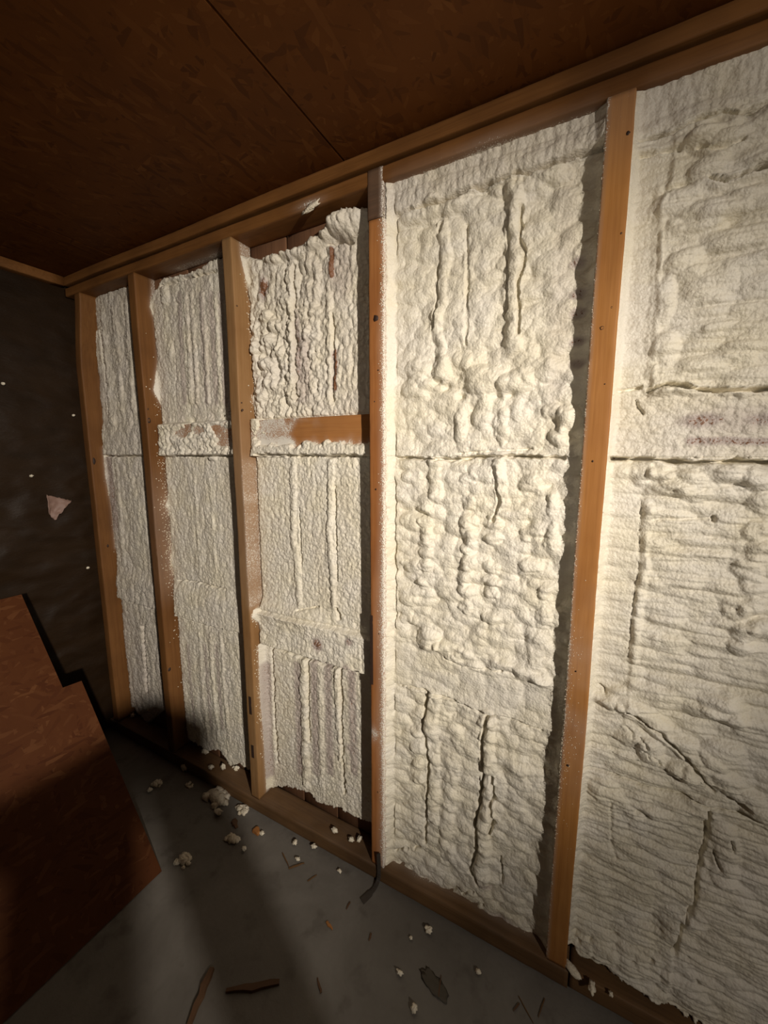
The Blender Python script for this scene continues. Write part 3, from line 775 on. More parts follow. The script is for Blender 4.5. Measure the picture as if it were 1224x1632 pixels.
# top roll against the plate
zt = Z_PLATE - 0.085
tr = sstep(zt - 0.004, zt + 0.004, s.Z)
s.t = s.t * (1 - 0.72 * tr) + tr * (0.002 + 0.016 * sstep(zt, Z_PLATE, s.Z) + 0.010 * np.sqrt(np.clip(1 - ((s.Z - zt - 0.03) / 0.03) ** 2, 0, 1)))
s.cell(0.016, 0.05, 0.004, 8, mask=tr)
s.crack([(636, 346), (716, 322), (749, 307), (788, 296), (822, 284), (855, 276), (921, 254), (965, 241)], 0.0050, 0.040)
s.ridge([(640, 334), (716, 312), (788, 286), (855, 266), (921, 245), (960, 233)], 0.022, 0.009, 0.3)
for px, py in ((690, 335), (720, 330), (745, 322), (800, 300), (850, 292), (890, 280), (660, 345)): s.blob(px, py, 0.038, 0.026, 0.014)
s.ridge([(706, 359), (712, 415), (704, 448), (706, 484), (697, 498), (699, 531), (704, 560)], 0.016, 0.013, 0.6)
s.crack([(698, 420), (695, 490), (690, 525)], 0.004, 0.012); s.crack([(703, 361), (701, 374)], 0.008, 0.02)
s.ridge([(818, 296), (822, 339), (818, 385), (823, 415), (818, 458), (818, 498), (818, 531), (818, 557)], 0.020, 0.015, 0.7)
s.crack([(831, 332), (830, 385), (838, 405), (835, 425), (826, 445), (828, 508), (826, 531)], 0.0045, 0.028)
s.crack([(811, 340), (810, 400), (809, 450), (807, 500)], 0.004, 0.012)
s.crack([(744, 360), (745, 420), (744, 480), (743, 550)], 0.006, 0.008)
for px, py, rx, rz, h in ((668, 588, .045, .035, .016), (705, 590, .032, .045, .022), (665, 618, .055, .035, .016), (770, 605, .075, .042, .020), (822, 610, .05, .038, .018), (860, 590, .05, .04, .014), (740, 575, .03, .03, .012), (905, 668, .03, .04, .022), (890, 695, .026, .03, .02), (880, 655, .03, .022, .014),
                         (735, 680, .022, .055, .015), (770, 660, .03, .05, .013), (800, 680, .02, .06, .012), (830, 655, .03, .03, .012)): s.blob(px, py, rx, rz, h)
for px, py in ((712, 617), (735, 632), (792, 632), (815, 628), (700, 610)): s.t -= 0.016 * np.exp(-(((s.Xw - s.W([(px, py)])[0][0]) / 0.012) ** 2 + ((s.Zw - s.W([(px, py)])[0][1]) / 0.009) ** 2))
s.crack([(635, 729), (722, 733), (760, 728), (820, 727), (900, 730)], 0.005, 0.035)
s.crack([(735, 722), (800, 718), (850, 716)], 0.003, 0.010)
# drips and bead columns below the joint
s.ridge([(694, 738), (694, 765), (697, 790)], 0.020, 0.018, 0.4); s.ridge([(795, 738), (798, 770), (802, 800)], 0.018, 0.013, 0.4); s.crack([(788, 745), (796, 800), (786, 830)], 0.005, 0.014)
for px, ys, rx in ((678, (795, 812, 832, 850, 866, 882, 900, 930), .026), (746, (762, 800, 830, 850, 872, 895, 916, 938, 965), .026), (786, (832, 858, 905, 925, 945, 985), .030), (845, (770, 852, 900), .035), (655, (760, 830, 900, 950, 985), .038)):
    for py in ys: s.blob(px + (-3 if py > 900 else 2), py, rx, .020 + .006 * ((px * py) % 3), .014)
for px, py, rx, rz in ((879, 858, .014, .045), (870, 942, .014, .03), (866, 980, .014, .032), (860, 1035, .026, .06), (882, 800, .012, .04)): s.blob(px, py, rx * 1.5, rz, .013)
# roll above the lower girt
s.blob(684, 1017, .045, .040, .024)
s.ridge([(708, 1030), (735, 1047), (768, 1058), (800, 1062), (866, 1078)], 0.026, 0.018, 0.5)
s.ridge([(830, 1070), (870, 1085)], 0.02, 0.010, 0.4)
s.crack([(710, 1046), (735, 1060), (800, 1068)], 0.004, 0.010)
s.t = s.t * (1 - 0.4 * B) + 0.003 * B
s.crack([(632, 1088), (666, 1095), (712, 1110), (775, 1137), (802, 1140), (862, 1162)], 0.0045, 0.018)
# bottom field
s.crack([(683, 1103), (675, 1152), (681, 1194), (683, 1227), (681, 1276), (678, 1341)], 0.0055, 0.022); s.ridge([(693, 1110), (688, 1152), (692, 1220), (690, 1300)], 0.022, 0.012, 0.5)
for px, py in ((666, 1163), (667, 1190), (668, 1215), (668, 1240)): s.blob(px, py, .024, .024, .012)
s.ridge([(778, 1140), (776, 1185), (780, 1220), (776, 1260), (774, 1310), (770, 1350), (768, 1400)], 0.022, 0.016, 0.7)
s.crack([(778, 1136), (768, 1185), (770, 1234), (766, 1276), (758, 1309), (760, 1351), (750, 1387), (762, 1407)], 0.006, 0.03)
s.crack([(784, 1238), (788, 1268), (781, 1280), (787, 1306), (780, 1330)], 0.006, 0.028)
s.ridge([(721, 1211), (717, 1276), (711, 1341), (727, 1370), (747, 1390)], 0.02, 0.008, 0.5); s.ridge([(722, 1150), (735, 1190), (755, 1195)], 0.02, 0.008, 0.5)
s.crack([(798, 1365), (800, 1405)], 0.004, 0.012)
s.blob(820, 1220, .06, .04, .012); s.blob(690, 1090 + 70, .04, .05, .012)
for px, py in ((640, 1352), (668, 1350), (647, 1378), (725, 1418), (745, 1420), (760, 1440)): s.crack([(px - 8, py + 2), (px + 4, py - 3), (px + 9, py)], 0.005, 0.016)
s.crack([(631, 760), (632, 1000)], 0.003, 0.010)
s.stain(800, 1468, .055, .028, 0.95); s.stain(775, 1410, .03, .012, 0.7); s.stain(895, 480, .03, .35, 0.22)
s.thin += 0.03 + 0.10 * np.clip(fbm(s.X * 7, s.Z * 7, 407, 3), 0, 1) + 0.18 * tr
for py in (420, 470, 500, 545, 580): s.stain(920, py, .022, .014, 0.98)
def left4(s, Y):
    z = s.Z
    rag = 0.010 + 0.010 * (fbm(z[:, :1] * 12, z[:, :1] * 0, 421, 3) + 0.2)
    rag = rag + 0.010 * fbm(s.X * 30, z * 45, 425, 3) + 0.004
    a = np.exp(-((s.X - s.xl) / 0.0125) ** 2)
    Yl = Y * (1 - a) + np.clip(rag, 0.002, 0.045) * a
    g = np.exp(-((s.X - s.xl - 0.021) / 0.0035) ** 2) * 0.010 * sstep(-0.1, 0.3, perlin(s.X * 0, z * 6, 423))
    r_ = np.exp(-((s.xR - s.X) / 0.014) ** 2)
    return Yl + g - 0.022 * r_ * (0.6 + 0.8 * fbm(z * 14, z * 0, 424, 2))
r = foam_root(3, 'thick bright lumpy spray foam in the wide bay left of the nearest stud')
s.finish(r, left4, cut_bottom([(612, 1392), (640, 1402), (700, 1440), (742, 1465), (800, 1495), (850, 1512), (875, 1520)], 0.03))

# --- bay 5: rippled, at the right
s = Foam(4, 0.0027, 0.036, 500, 0.02, Z_PLATE)
A, B = s.rows()
s.t += 0.005 * fbm(s.X * 5, s.Z * 5, 501, 3)
s.fa = 0.42; s.cell(0.12, 0.020, 0.0085, 1, warp=2.4); s.cell(0.075, 0.036, 0.009, 2, warp=1.6)
low = sstep(ROW_B[0] - 0.06, ROW_B[0] - 0.1, s.Z)
s.cell(0.13, 0.016, 0.0062, 4, mask=low, warp=2.6)
# strip next to the stud is thinner and flat; the field stands proud of it
stepx = np.interp(s.Z, *zip(*sorted([(z_, x_) for x_, z_ in s.W([(1068, 284), (1047, 339), (1049, 406), (1044, 492), (1038, 590), (1032, 720), (1027, 795), (1025, 900), (1013, 950), (1005, 1060), (985, 1200), (975, 1400)])])))
inn = sstep(-0.004, 0.006, s.Xw - stepx)
inn = 1 - (1 - inn) * sstep(0.80, 0.98, s.Z)
s.t = s.t * (0.55 + 0.45 * inn) + (0.003 + 0.004 * sstep(-0.3, 0.4, perlin(s.X * 2, s.Z * 7, 533))) * inn - 0.003
s.ridge([(1052, 300), (1047, 400), (1043, 500), (1036, 600)], 0.010, 0.004, 0.8); s.ridge([(1030, 800), (1026, 900), (1016, 960), (1008, 1050)], 0.012, 0.006, 0.6)
s.crack([(1022, 800), (1018, 905), (1009, 960), (1001, 1050)], 0.0035, 0.004)
zt = Z_PLATE - 0.075
tr = sstep(zt - 0.004, zt + 0.004, s.Z)
s.t = s.t * (1 - 0.6 * tr) + tr * (0.002 + 0.014 * sstep(zt, Z_PLATE, s.Z)); s.cell(0.018, 0.06, 0.004, 8, mask=tr)
s.crack([(1018, 228), (1072, 213), (1114, 195), (1151, 184), (1176, 189), (1206, 174), (1230, 160)], 0.0050, 0.036)
s.ridge([(1024, 218), (1072, 204), (1114, 186), (1151, 174), (1206, 164)], 0.020, 0.008, 0.3)
s.crack([(1020, 250), (1059, 244), (1084, 239)], 0.005, 0.018)
s.ridge([(1030, 238), (1080, 225), (1120, 212), (1160, 198)], 0.022, 0.015, 0.6)
s.crack([(1111, 238), (1145, 243), (1185, 226)], 0.0045, 0.012); s.ridge([(1118, 226), (1150, 230), (1190, 212), (1224, 198)], 0.026, 0.019, 0.5)
s.ridge([(1124, 278), (1154, 280), (1224, 256)], 0.028, 0.018, 0.3)
for px, py, rx, rz in ((1075, 330, .05, .04), (1110, 350, .06, .03), (1150, 330, .06, .035), (1200, 320, .05, .03), (1090, 420, .04, .05), (1062, 480, .02, .05), (1130, 460, .05, .035), (1180, 380, .07, .025), (1190, 560, .06, .03), (1120, 580, .06, .025)): s.blob(px, py, rx, rz, .011); s.crack([(1130, 288), (1154, 291), (1224, 268)], 0.004, 0.010)
s.blob(1060, 556, .03, .035, .014); s.ridge([(1125, 525), (1165, 520), (1224, 512)], 0.010, 0.008, 0.3); s.ridge([(1160, 422), (1200, 412), (1230, 402)], 0.010, 0.007, 0.3)
# rough girt cover
s.t = s.t * (1 - 0.75 * A) + A * (-0.002)
s.cell(0.020, 0.014, 0.0035, 9, mask=A); s.cell(0.12, 0.010, 0.002, 10, mask=A)
s.crack([(986, 623), (1020, 617)], 0.005, 0.02); s.crack([(1034, 624), (1042, 620), (1065, 611), (1106, 618), (1140, 623), (1230, 620)], 0.0050, 0.05); s.crack([(1014, 638), (1018, 648), (1025, 660)], 0.0028, 0.010)
for px in (1050, 1075, 1100, 1160, 1190): s.blob(px, 622, .03, .014, .010)
s.crack([(967, 732), (1037, 732), (1106, 738), (1168, 735), (1230, 737)], 0.0050, 0.055)
s.stain(1120, 670, .045, .018, 0.92); s.stain(1220, 668, .05, .016, 0.80); s.strip([(1100, 703), (1150, 702), (1235, 704)], 0.010, 0.86); s.stain(1180, 670, .10, .03, 0.4); s.thin += 0.15 * A
# upper lumps of the middle field
for px, py, rx, rz in ((988, 750, .03, .028), (1022, 754, .026, .034), (1050, 752, .03, .022), (1085, 764, .045, .03), (1130, 758, .06, .026), (1180, 756, .05, .024), (1215, 762, .04, .03), (1070, 780, .04, .018), (1120, 785, .06, .02)): s.blob(px, py, rx, rz, .015)
for py in (815, 840, 862, 885, 930, 985, 1020): s.ridge([(1045, py), (1100, py - 2), (1170, py + 8), (1230, py + 10)], 0.014, 0.006, 0.5)
s.crack([(1042, 826), (1055, 828), (1090, 828), (1136, 824)], 0.0035, 0.009); s.crack([(1136, 822), (1136, 830)], 0.0035, 0.010)
for px, py in ((1212, 800), (1205, 845), (1208, 875), (1190, 905), (1200, 930), (1170, 970), (1195, 965), (1185, 1005), (1215, 1000), (1180, 1030)): s.blob(px, py, .028, .024, .014)
# pipe-like diagonal ridge buried under foam
s.ridge([(1000, 1125), (1030, 1142), (1056, 1162), (1105, 1197), (1161, 1246), (1230, 1305)], 0.026, 0.020, 0.25)
s.crack([(1000, 1127), (1052, 1165), (1090, 1200), (1136, 1258)], 0.005, 0.018); s.crack([(1161, 1268), (1190, 1285)], 0.006, 0.02)
s.ridge([(968, 1118), (1010, 1105), (1060, 1112), (1110, 1120), (1160, 1130)], 0.03, 0.014, 0.6)
for px, py, rx, rz in ((1085, 1225, .035, .03), (1110, 1235, .032, .03), (1150, 1120, .05, .04), (1190, 1150, .04, .03), (1010, 1175, .05, .03), (1035, 1190, .03, .04), (1150, 1200, .05, .04), (975, 1118, .03, .02)): s.blob(px, py, rx, rz, .016)
for px, py in ((1003, 1160), (1026, 1175), (1030, 1195), (1045, 1205), (960, 1095)): s.crack([(px - 6, py - 5), (px + 3, py + 1), (px + 4, py + 8)], 0.003, 0.009)
s.crack([(930, 1218), (1011, 1246), (1084, 1267), (1130, 1284), (1161, 1291), (1230, 1316)], 0.004, 0.018)
s.ridge([(960, 1255), (1000, 1275), (1040, 1285), (1120, 1290)], 0.032, 0.013, 0.5); s.crack([(1015, 1288), (1030, 1296)], 0.006, 0.012)
s.crack([(1130, 1291), (1123, 1340), (1112, 1389), (1105, 1438), (1088, 1473), (1074, 1519)], 0.006, 0.022)
rt = sstep(-0.004, 0.004, s.Xw - np.interp(s.Z, *zip(*sorted([(z_, x_) for x_, z_ in s.W([(1130, 1291), (1123, 1340), (1112, 1389), (1105, 1438), (1088, 1473), (1074, 1519), (1060, 1600)])])))) * low
s.t -= 0.007 * rt
s.crack([(1164, 1335), (1167, 1345), (1170, 1357)], 0.003, 0.012); s.crack([(1137, 1356), (1141, 1370), (1149, 1386)], 0.003, 0.011); s.ridge([(1150, 1320), (1158, 1360), (1155, 1400)], 0.024, 0.010, 0.4)
s.crack([(973, 1275), (974, 1340), (982, 1362)], 0.004, 0.004)
for px, py, rx, rz in ((930, 1500, .03, .05), (960, 1510, .04, .05), (1000, 1525, .05, .05), (1045, 1545, .05, .045), (1085, 1560, .045, .05), (1110, 1600, .05, .04), (1070, 1480, .03, .03), (1105, 1470, .03, .03)): s.blob(px, py, rx, rz, .012)
def pits(pts, r=0.006, d=0.014):
    for px, py in pts:
        cx, cz = s.W([(px, py)])[0]; s.t -= d * np.exp(-(((s.Xv - cx) / r) ** 2 + ((s.Zv - cz) / r) ** 2))
pits(((943, 1494), (980, 1485), (1007, 1525), (1036, 1525), (923, 1490), (1108, 1560), (1040, 1562)))
s.thin += 0.02 + 0.08 * np.clip(fbm(s.X * 7, s.Z * 7, 507, 3), 0, 1) + 0.15 * tr + 0.12 * rt
def left5(s, Y):
    a = np.exp(-((s.X - s.xl) / 0.011) ** 2); z = s.Z
    rag = np.clip(0.012 + 0.006 * fbm(z[:, :1] * 14, z[:, :1] * 0, 521, 3) + 0.008 * fbm(s.X * 30, z * 45, 525, 3), 0.002, 0.03)
    r_ = np.exp(-((s.xR - s.X) / 0.014) ** 2)
    return Y * (1 - a) + rag * a - 0.01 * r_
r = foam_root(4, 'rippled cream spray foam right of the nearest stud, with a buried diagonal ridge')
s.finish(r, left5, cut_bottom([(908, 1500), (918, 1520), (950, 1540), (1000, 1570), (1025, 1590), (1060, 1608), (1090, 1630), (1180, 1680), (1300, 1740)], 0.03))

# ------------------------------------------------------------------ end wall sheet
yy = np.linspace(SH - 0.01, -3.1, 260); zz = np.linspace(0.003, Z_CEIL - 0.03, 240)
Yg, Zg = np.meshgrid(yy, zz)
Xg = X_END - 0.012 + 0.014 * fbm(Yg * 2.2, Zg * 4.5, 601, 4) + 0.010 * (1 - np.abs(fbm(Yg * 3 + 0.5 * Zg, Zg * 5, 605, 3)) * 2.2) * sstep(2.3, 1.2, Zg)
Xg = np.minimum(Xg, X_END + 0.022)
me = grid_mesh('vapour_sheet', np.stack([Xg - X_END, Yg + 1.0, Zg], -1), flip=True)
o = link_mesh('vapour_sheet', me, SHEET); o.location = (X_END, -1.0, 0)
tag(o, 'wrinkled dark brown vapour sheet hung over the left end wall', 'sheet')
# torn flap of pinkish paper on the sheet
q = on_x(88, 808, X_END + 0.03)
u, v = np.meshgrid(np.linspace(-1, 1, 16), np.linspace(-1, 1, 12))
fy = 0.05 * u * (0.6 + 0.4 * v) + 0.02 * v; fz = 0.045 * v - 0.02 * u + 0.010 * perlin(u * 3, v * 3, 9)
fx = 0.012 + 0.012 * u * u + 0.006 * perlin(u * 2, v * 2, 4)
me = grid_mesh('paper_flap', np.stack([fx, fy, fz], -1))
o = link_mesh('paper_flap', me, PAPER); o.location = (X_END + 0.012, q[1], q[2])
m_ = o.modifiers.new('thickness', 'SOLIDIFY'); m_.thickness = 0.0015
tag(o, 'small torn pinkish paper flap on the dark end wall sheet', 'paper')

# ------------------------------------------------------------------ leaning strand-board sheet with a notch in its edge
ang = math.atan2(0.66, 1.36 - 0.0 - (1.36 - 0.447)) if False else math.atan2(0.66, 0.447)
P0 = Vector((-1.36, -0.364, 0.004))
def on_panel(px, py):
    n = Vector((sin(ang), 0, cos(ang))); r_ = Vector(ray(px, py)); c = Vector(_C)
    t = (P0 - c).dot(n) / r_.dot(n); w = c + r_ * t - P0
    return (w.dot(Vector((0, 1, 0))), w.dot(Vector((-cos(ang), 0, sin(ang)))))      # (along the wall normal, up the slope)
a_ = on_panel(130, 1085); b_ = on_panel(100, 1096); c_ = on_panel(0, 870)
ytop = b_[0] + (c_[0] - b_[0]) * (1.22 - b_[1]) / (c_[1] - b_[1])
out = [(0.0, 0.0), a_, b_, (ytop, 1.22), (-1.9, 1.22), (-1.9, 0.0)]
bm = bmesh.new()
fv = [bm.verts.new((0.0, y, z)) for y, z in out]; bv = [bm.verts.new((-0.011, y, z)) for y, z in out]
bm.faces.new(fv); bm.faces.new(bv[::-1])
for k in range(len(out)):
    j = (k + 1) % len(out); bm.faces.new((fv[k], bv[k], bv[j], fv[j]))
bmesh.ops.recalc_face_normals(bm, faces=bm.faces)
me = bpy.data.meshes.new('strand_board_sheet'); bm.to_mesh(me); bm.free()
o = link_mesh('strand_board_sheet', me, OSB_PAN, smooth=False); o.location = P0; o.rotation_euler = (0, -(pi / 2 - ang), 0)
tag(o, 'large reddish strand board sheet with a notched edge leaning at lower left', 'board')

# ------------------------------------------------------------------ debris
def chunk_mesh(seed, r, flat, sub=3, rough=0.35):
    bm = bmesh.new(); bmesh.ops.create_icosphere(bm, subdivisions=sub, radius=1)
    co = np.array([v.co[:] for v in bm.verts])
    n = fbm(co[:, 0] * 1.3 + seed * 3.1, co[:, 1] * 1.3 + co[:, 2] * 0.9, seed, 3) + 0.6 * fbm(co[:, 1] * 3 + seed, co[:, 2] * 3 + co[:, 0] * 2, seed + 3, 2)
    k = 1 + rough * 1.6 * n
    k = np.clip(k * (1 + 0.9 * rough * perlin(co[:, 0] * 1.7 + seed, co[:, 1] * 1.7 + co[:, 2], seed + 8)), 0.35, 2.2)
    co2 = co * k[:, None] * np.array([r[0], r[1], flat])
    co2[:, 2] -= co2[:, 2].min()
    for v, c in zip(bm.verts, co2): v.co = c
    me = bpy.data.meshes.new('foam_chunk'); bm.to_mesh(me); bm.free(); return me
def popcorn_mesh(seed, r, flat, rough):
    rn = random.Random(seed); bm = bmesh.new(); n = 15
    for k in range(n):
        a = rn.uniform(0, 2 * pi); q_ = rn.random() ** 0.6; e = rn.uniform(0.30, 0.50) * (1.15 - 0.5 * q_)
        R_ = math.sqrt(r[0] * r[1]); c = Vector((r[0] * q_ * 0.85 * cos(a), r[1] * q_ * 0.85 * sin(a), flat * rn.uniform(0.25, 0.75) * (1.2 - q_)))
        g = bmesh.ops.create_icosphere(bm, subdivisions=2, radius=1)
        for v in g['verts']:
            w = v.co.copy(); kk = 1 + 0.5 * float(perlin(w.x * 1.8 + k * 3.7, w.y * 1.8 + w.z * 1.3, seed + k))
            v.co = c + Vector((w.x * R_ * e * kk * 1.15, w.y * R_ * e * kk, max(w.z * min(R_ * e, flat * 0.7) * kk, -c.z)))
    me = bpy.data.meshes.new('foam_chunk'); bm.to_mesh(me); bm.free(); return me
def chip(px, py, rx, ry, flat, label, group=None, z=0.0, seed=None, rot=0.0, rough=0.35, sub=3):
    q = on_z(px, py, z); seed = int(px * 7 + py) if seed is None else seed
    o = link_mesh('foam_chunk', popcorn_mesh(seed, (rx, ry), flat, rough) if rx >= 0.021 and rough > 0.25 else chunk_mesh(seed, (rx, ry), flat, sub, rough), CHIP)
    o.location = (q[0], q[1], z + 0.0005); o.rotation_euler = (0, 0, rot)
    tag(o, label, 'foam chunk', group); return o
G = 'foam crumbs fallen from the wall'
chip(291, 1374, .034, .030, .018, 'pale wedge-shaped foam chunk alone on the open concrete', G, rough=0.3)
chip(346, 1272, .070, .048, .026, 'largest ragged foam clump on the floor beside the third stud', G, rough=0.6)
chip(388, 1292, .042, .024, .014, 'ragged foam scrap at the foot of the third stud', G, rough=0.6)
chip(395, 1252, .022, .016, .030, 'upright foam scrap leaning beside the third stud base', G, rough=0.5)
chip(370, 1338, .040, .022, .010, 'flat dusty foam scrap on the floor right of the pale wedge chunk', G, rough=0.4)
chip(348, 1298, .018, .014, .012, 'small round foam crumb below the largest foam clump', G)
chip(250, 1250, .028, .022, .012, 'dim grey foam scrap in the corner shadow near the leaning board', G)
chip(302, 1252, .022, .016, .010, 'dim foam scrap on the floor below the second stud', G)
chip(239, 1262, .012, .010, .008, 'tiny dim crumb left of the dim grey foam scrap', G)
chip(294, 1228, .016, .012, .016, 'yellowish small lump on the floor below the second stud', G)
chip(327, 1199, .022, .016, .020, 'foam lump on the sole plate beneath the second bay', G, z=Z_SOLE)
chip(337, 1226, .012, .010, .010, 'small foam crumb left of a pair on the sole plate', G, z=Z_SOLE)
chip(356, 1226, .014, .010, .012, 'middle foam crumb on the sole plate beneath the second bay', G, z=Z_SOLE)
chip(376, 1225, .022, .013, .016, 'wide foam crumb on the sole plate against the third stud', G, z=Z_SOLE)
chip(683, 1486, .013, .009, .007, 'heart-shaped white crumb on concrete below the bright bay', G)
chip(637, 1553, .011, .007, .006, 'small pale crumb on concrete left of the dark stain', G)
chip(762, 1552, .009, .006, .006, 'small pale crumb on concrete right of the dark stain', G)
chip(660, 1612, .010, .008, .008, 'bright white crumb at the bottom edge of the picture', G)
chip(533, 1327, .014, .009, .009, 'left crumb of three on the sole plate in the third bay', G, z=Z_SOLE)
chip(560, 1341, .013, .009, .008, 'middle crumb of three on the sole plate in the third bay', G, z=Z_SOLE)
chip(573, 1340, .008, .012, .008, 'right crumb of three on the sole plate in the third bay', G, z=Z_SOLE)
chip(943, 1577, .010, .016, .008, 'small upright crumb on the sole plate under the rippled foam', G, z=Z_SOLE)
chip(973, 1587, .006, .006, .005, 'tiny crumb right of the upright crumb on the sole plate', G, z=Z_SOLE)
chip(911, 1549, .030, .011, .010, 'elongated foam sliver at the foot of the nearest stud', G, z=Z_SOLE, rot=-0.5, rough=0.2)
chip(500, 1352, .012, .009, .008, 'white crumb on the floor against the sole plate of the third bay', G)
chip(475, 1372, .010, .007, .006, 'crumb among splinters on the floor before the third bay', G)
chip(389, 1356, .010, .008, .007, 'small pale crumb just right of the flat dusty scrap', G)
chip(655, 1497, .006, .005, .004, 'tiny crumb left of the heart-shaped crumb', G)
chip(541, 1390, .009, .006, .005, 'crumb on the floor near the black strap', G)
chip(470, 1346, .011, .009, .007, 'crumb against the sole plate left of the white crumb', G)
chip(418, 1330, .010, .008, .006, 'crumb on the floor just right of the third stud base', G)
chip(212, 1143, .014, .010, .010, 'pale crumb at the foot of the corner stud', G, z=Z_SOLE)
# crumbs stuck on the dark sheet
for px, py, lab in ((118, 664, 'white foam speck stuck on the dark sheet beside the corner stud'), (6, 614, 'white foam speck on the dark sheet near the left picture edge'), (51, 761, 'white foam speck on the dark sheet above the pink paper flap'), (141, 907, 'white foam speck low on the dark sheet near the corner stud')):
    q = on_x(px, py, X_END + 0.012)
    o = link_mesh('foam_speck', chunk_mesh(px, (.007, .007), .007, 2), CHIP); o.location = (X_END + 0.008, q[1], q[2]); tag(o, lab, 'foam speck', 'specks on the end wall sheet')
# crumbs dotted on the stud sides: one part of each stud
def specks(root, pts, mat=CHIP):
    bm = bmesh.new()
    for k, (p, r_) in enumerate(pts):
        m = Matrix.Translation(Vector(p) - root.location) @ Matrix.Scale(r_, 4)
        bmesh.ops.create_icosphere(bm, subdivisions=1, radius=1, matrix=m)
    me = bpy.data.meshes.new('foam_specks'); bm.to_mesh(me); bm.free()
    o = link_mesh('foam_specks', me, mat, root); o['kind'] = 'stuff'; return o
rnd = random.Random(12)
for k, n in ((0, 20), (1, 420), (2, 300)):
    zs, ys = EDGE[k]; pts = []
    for _ in range(n):
        z = rnd.uniform(0.25, 2.25); ye = float(np.interp(z, zs, ys))
        if k == 1: z = rnd.gauss(1.25, 0.28); ye = float(np.interp(z, zs, ys)); y = ye - abs(rnd.gauss(0, 0.025))
        else: y = ye - abs(rnd.gauss(0, 0.012))
        if not (0.004 < y < 0.085): continue
        pts.append(((xr(k) + 0.0005, y, z), rnd.uniform(0.0012, 0.0032)))
    specks(studs[k], pts)
pts = []
for _ in range(900):      # front of the fourth stud, thickening to the right
    z = rnd.uniform(0.1, 2.28); x = xr(3) - abs(rnd.gauss(0, 0.008)); pts.append(((x, 0.0 + 0.0005, z), rnd.uniform(0.0008, 0.0022)))
specks(studs[3], pts)
pts = []
for _ in range(520):      # nearest stud: beads along its left arris and across its lower half
    if rnd.random() < 0.5: z = rnd.uniform(0.3, 2.3); x = STUDS[4][0] + abs(rnd.gauss(0, 0.003))
    else: z = rnd.gauss(0.85, 0.18); x = STUDS[4][0] + rnd.uniform(0, 0.05) * rnd.random()
    pts.append(((x, 0.0005, z), rnd.uniform(0.0005, 0.0013)))
specks(studs[4], pts)

# a smear of foam on the face of the lower top timber
q = on_y(497, 331, -0.002)
o = link_mesh('foam_smear', chunk_mesh(5, (.035, .010), .006, 3, 0.5), CHIP); o.location = (q[0], q[1] + 0.004, q[2]); o.rotation_euler = (pi / 2, -0.25, 0)
tag(o, 'white foam smear on the top timber above the third bay', 'foam smear')

# splinters and strap on the floor
def splinter(px, py, px2, py2, w, h, label, mat=OLD_W, group='splinters and sticks on the floor', name='wood_splinter', seed=1):
    a = on_z(px, py, 0); b = on_z(px2, py2, 0); d_ = Vector(b - a); Ln = d_.length
    n = 7; bm = bmesh.new(); rows = []
    r_ = random.Random(seed)
    for k in range(n):
        t = k / (n - 1); tw = w * (0.55 + 0.45 * sin(pi * min(1, 0.15 + t))) * (r_.uniform(0.85, 1.1)); off = r_.uniform(-.15, .15) * w
        th = h * (0.7 if k in (0, n - 1) else 1)
        rows.append([bm.verts.new((t * Ln, -tw / 2 + off, 0)), bm.verts.new((t * Ln, tw / 2 + off, 0)), bm.verts.new((t * Ln, tw * .42 + off, th)), bm.verts.new((t * Ln, -tw * .42 + off, th))])
    for p, q in zip(rows[:-1], rows[1:]):
        for k in range(4): bm.faces.new((p[k], p[(k + 1) % 4], q[(k + 1) % 4], q[k]))
    bm.faces.new(rows[0][::-1]); bm.faces.new(rows[-1])
    bmesh.ops.recalc_face_normals(bm, faces=bm.faces)
    me = bpy.data.meshes.new(name); bm.to_mesh(me); bm.free()
    o = link_mesh(name, me, mat, smooth=False); o.location = (a[0], a[1], 0.0008); o.rotation_euler = (0, 0, math.atan2(d_.y, d_.x)); tag(o, label, 'wood scrap', group); return o
splinter(338, 1545, 300, 1640, .022, .012, 'dark stick pointing at the camera on the shaded floor', seed=3)
splinter(445, 1568, 360, 1582, .020, .008, 'short flat dark stick lying crosswise on the shaded floor', seed=4)
splinter(699, 1590, 703, 1555, .004, .003, 'thin upright splinter beside the dark floor stain', seed=5)
splinter(512, 1583, 506, 1560, .008, .004, 'small dark splinter on the middle of the floor', seed=6)
splinter(828, 1600, 818, 1612, .004, .003, 'short splinter at the bottom edge left of the nearest stud', seed=7)
splinter(826, 1588, 850, 1632, .003, .003, 'long thin splinter at the bottom edge under the nearest stud', SOLE_W, seed=8)
splinter(868, 1592, 858, 1622, .003, .003, 'thin splinter near the sole plate at the bottom edge', SOLE_W, seed=9)
splinter(460, 1385, 485, 1376, .006, .004, 'pale splinter in the litter before the third bay', SOLE_W, seed=10)
splinter(450, 1360, 462, 1385, .005, .004, 'leaning splinter left of the pale splinter', SOLE_W, seed=11)
splinter(490, 1405, 505, 1395, .004, .003, 'tiny pale splinter nearest the litter edge', SOLE_W, seed=12)
splinter(558, 1438, 552, 1450, .005, .003, 'tiny dark splinter left of the black strap', seed=13)
splinter(520, 1470, 530, 1482, .010, .004, 'rusty brown scrap on the floor below the litter', BLOCK_W, seed=14)
splinter(592, 1488, 588, 1500, .006, .003, 'tiny scrap on the open floor below the black strap', seed=15)
splinter(405, 1322, 414, 1330, .030, .010, 'reddish brown scrap on the floor beside the third stud', BLOCK_W, seed=16)
splinter(372, 1308, 378, 1320, .024, .008, 'dark scrap between foam crumbs near the third stud', seed=17)
q = on_z(690, 1568, 0)
o = link_mesh('dirt_smear', chunk_mesh(21, (.050, .020), .0012, 3, 0.35), DIRT); o.location = (q[0], q[1], 0.0002); o.rotation_euler = (0, 0, -0.35)
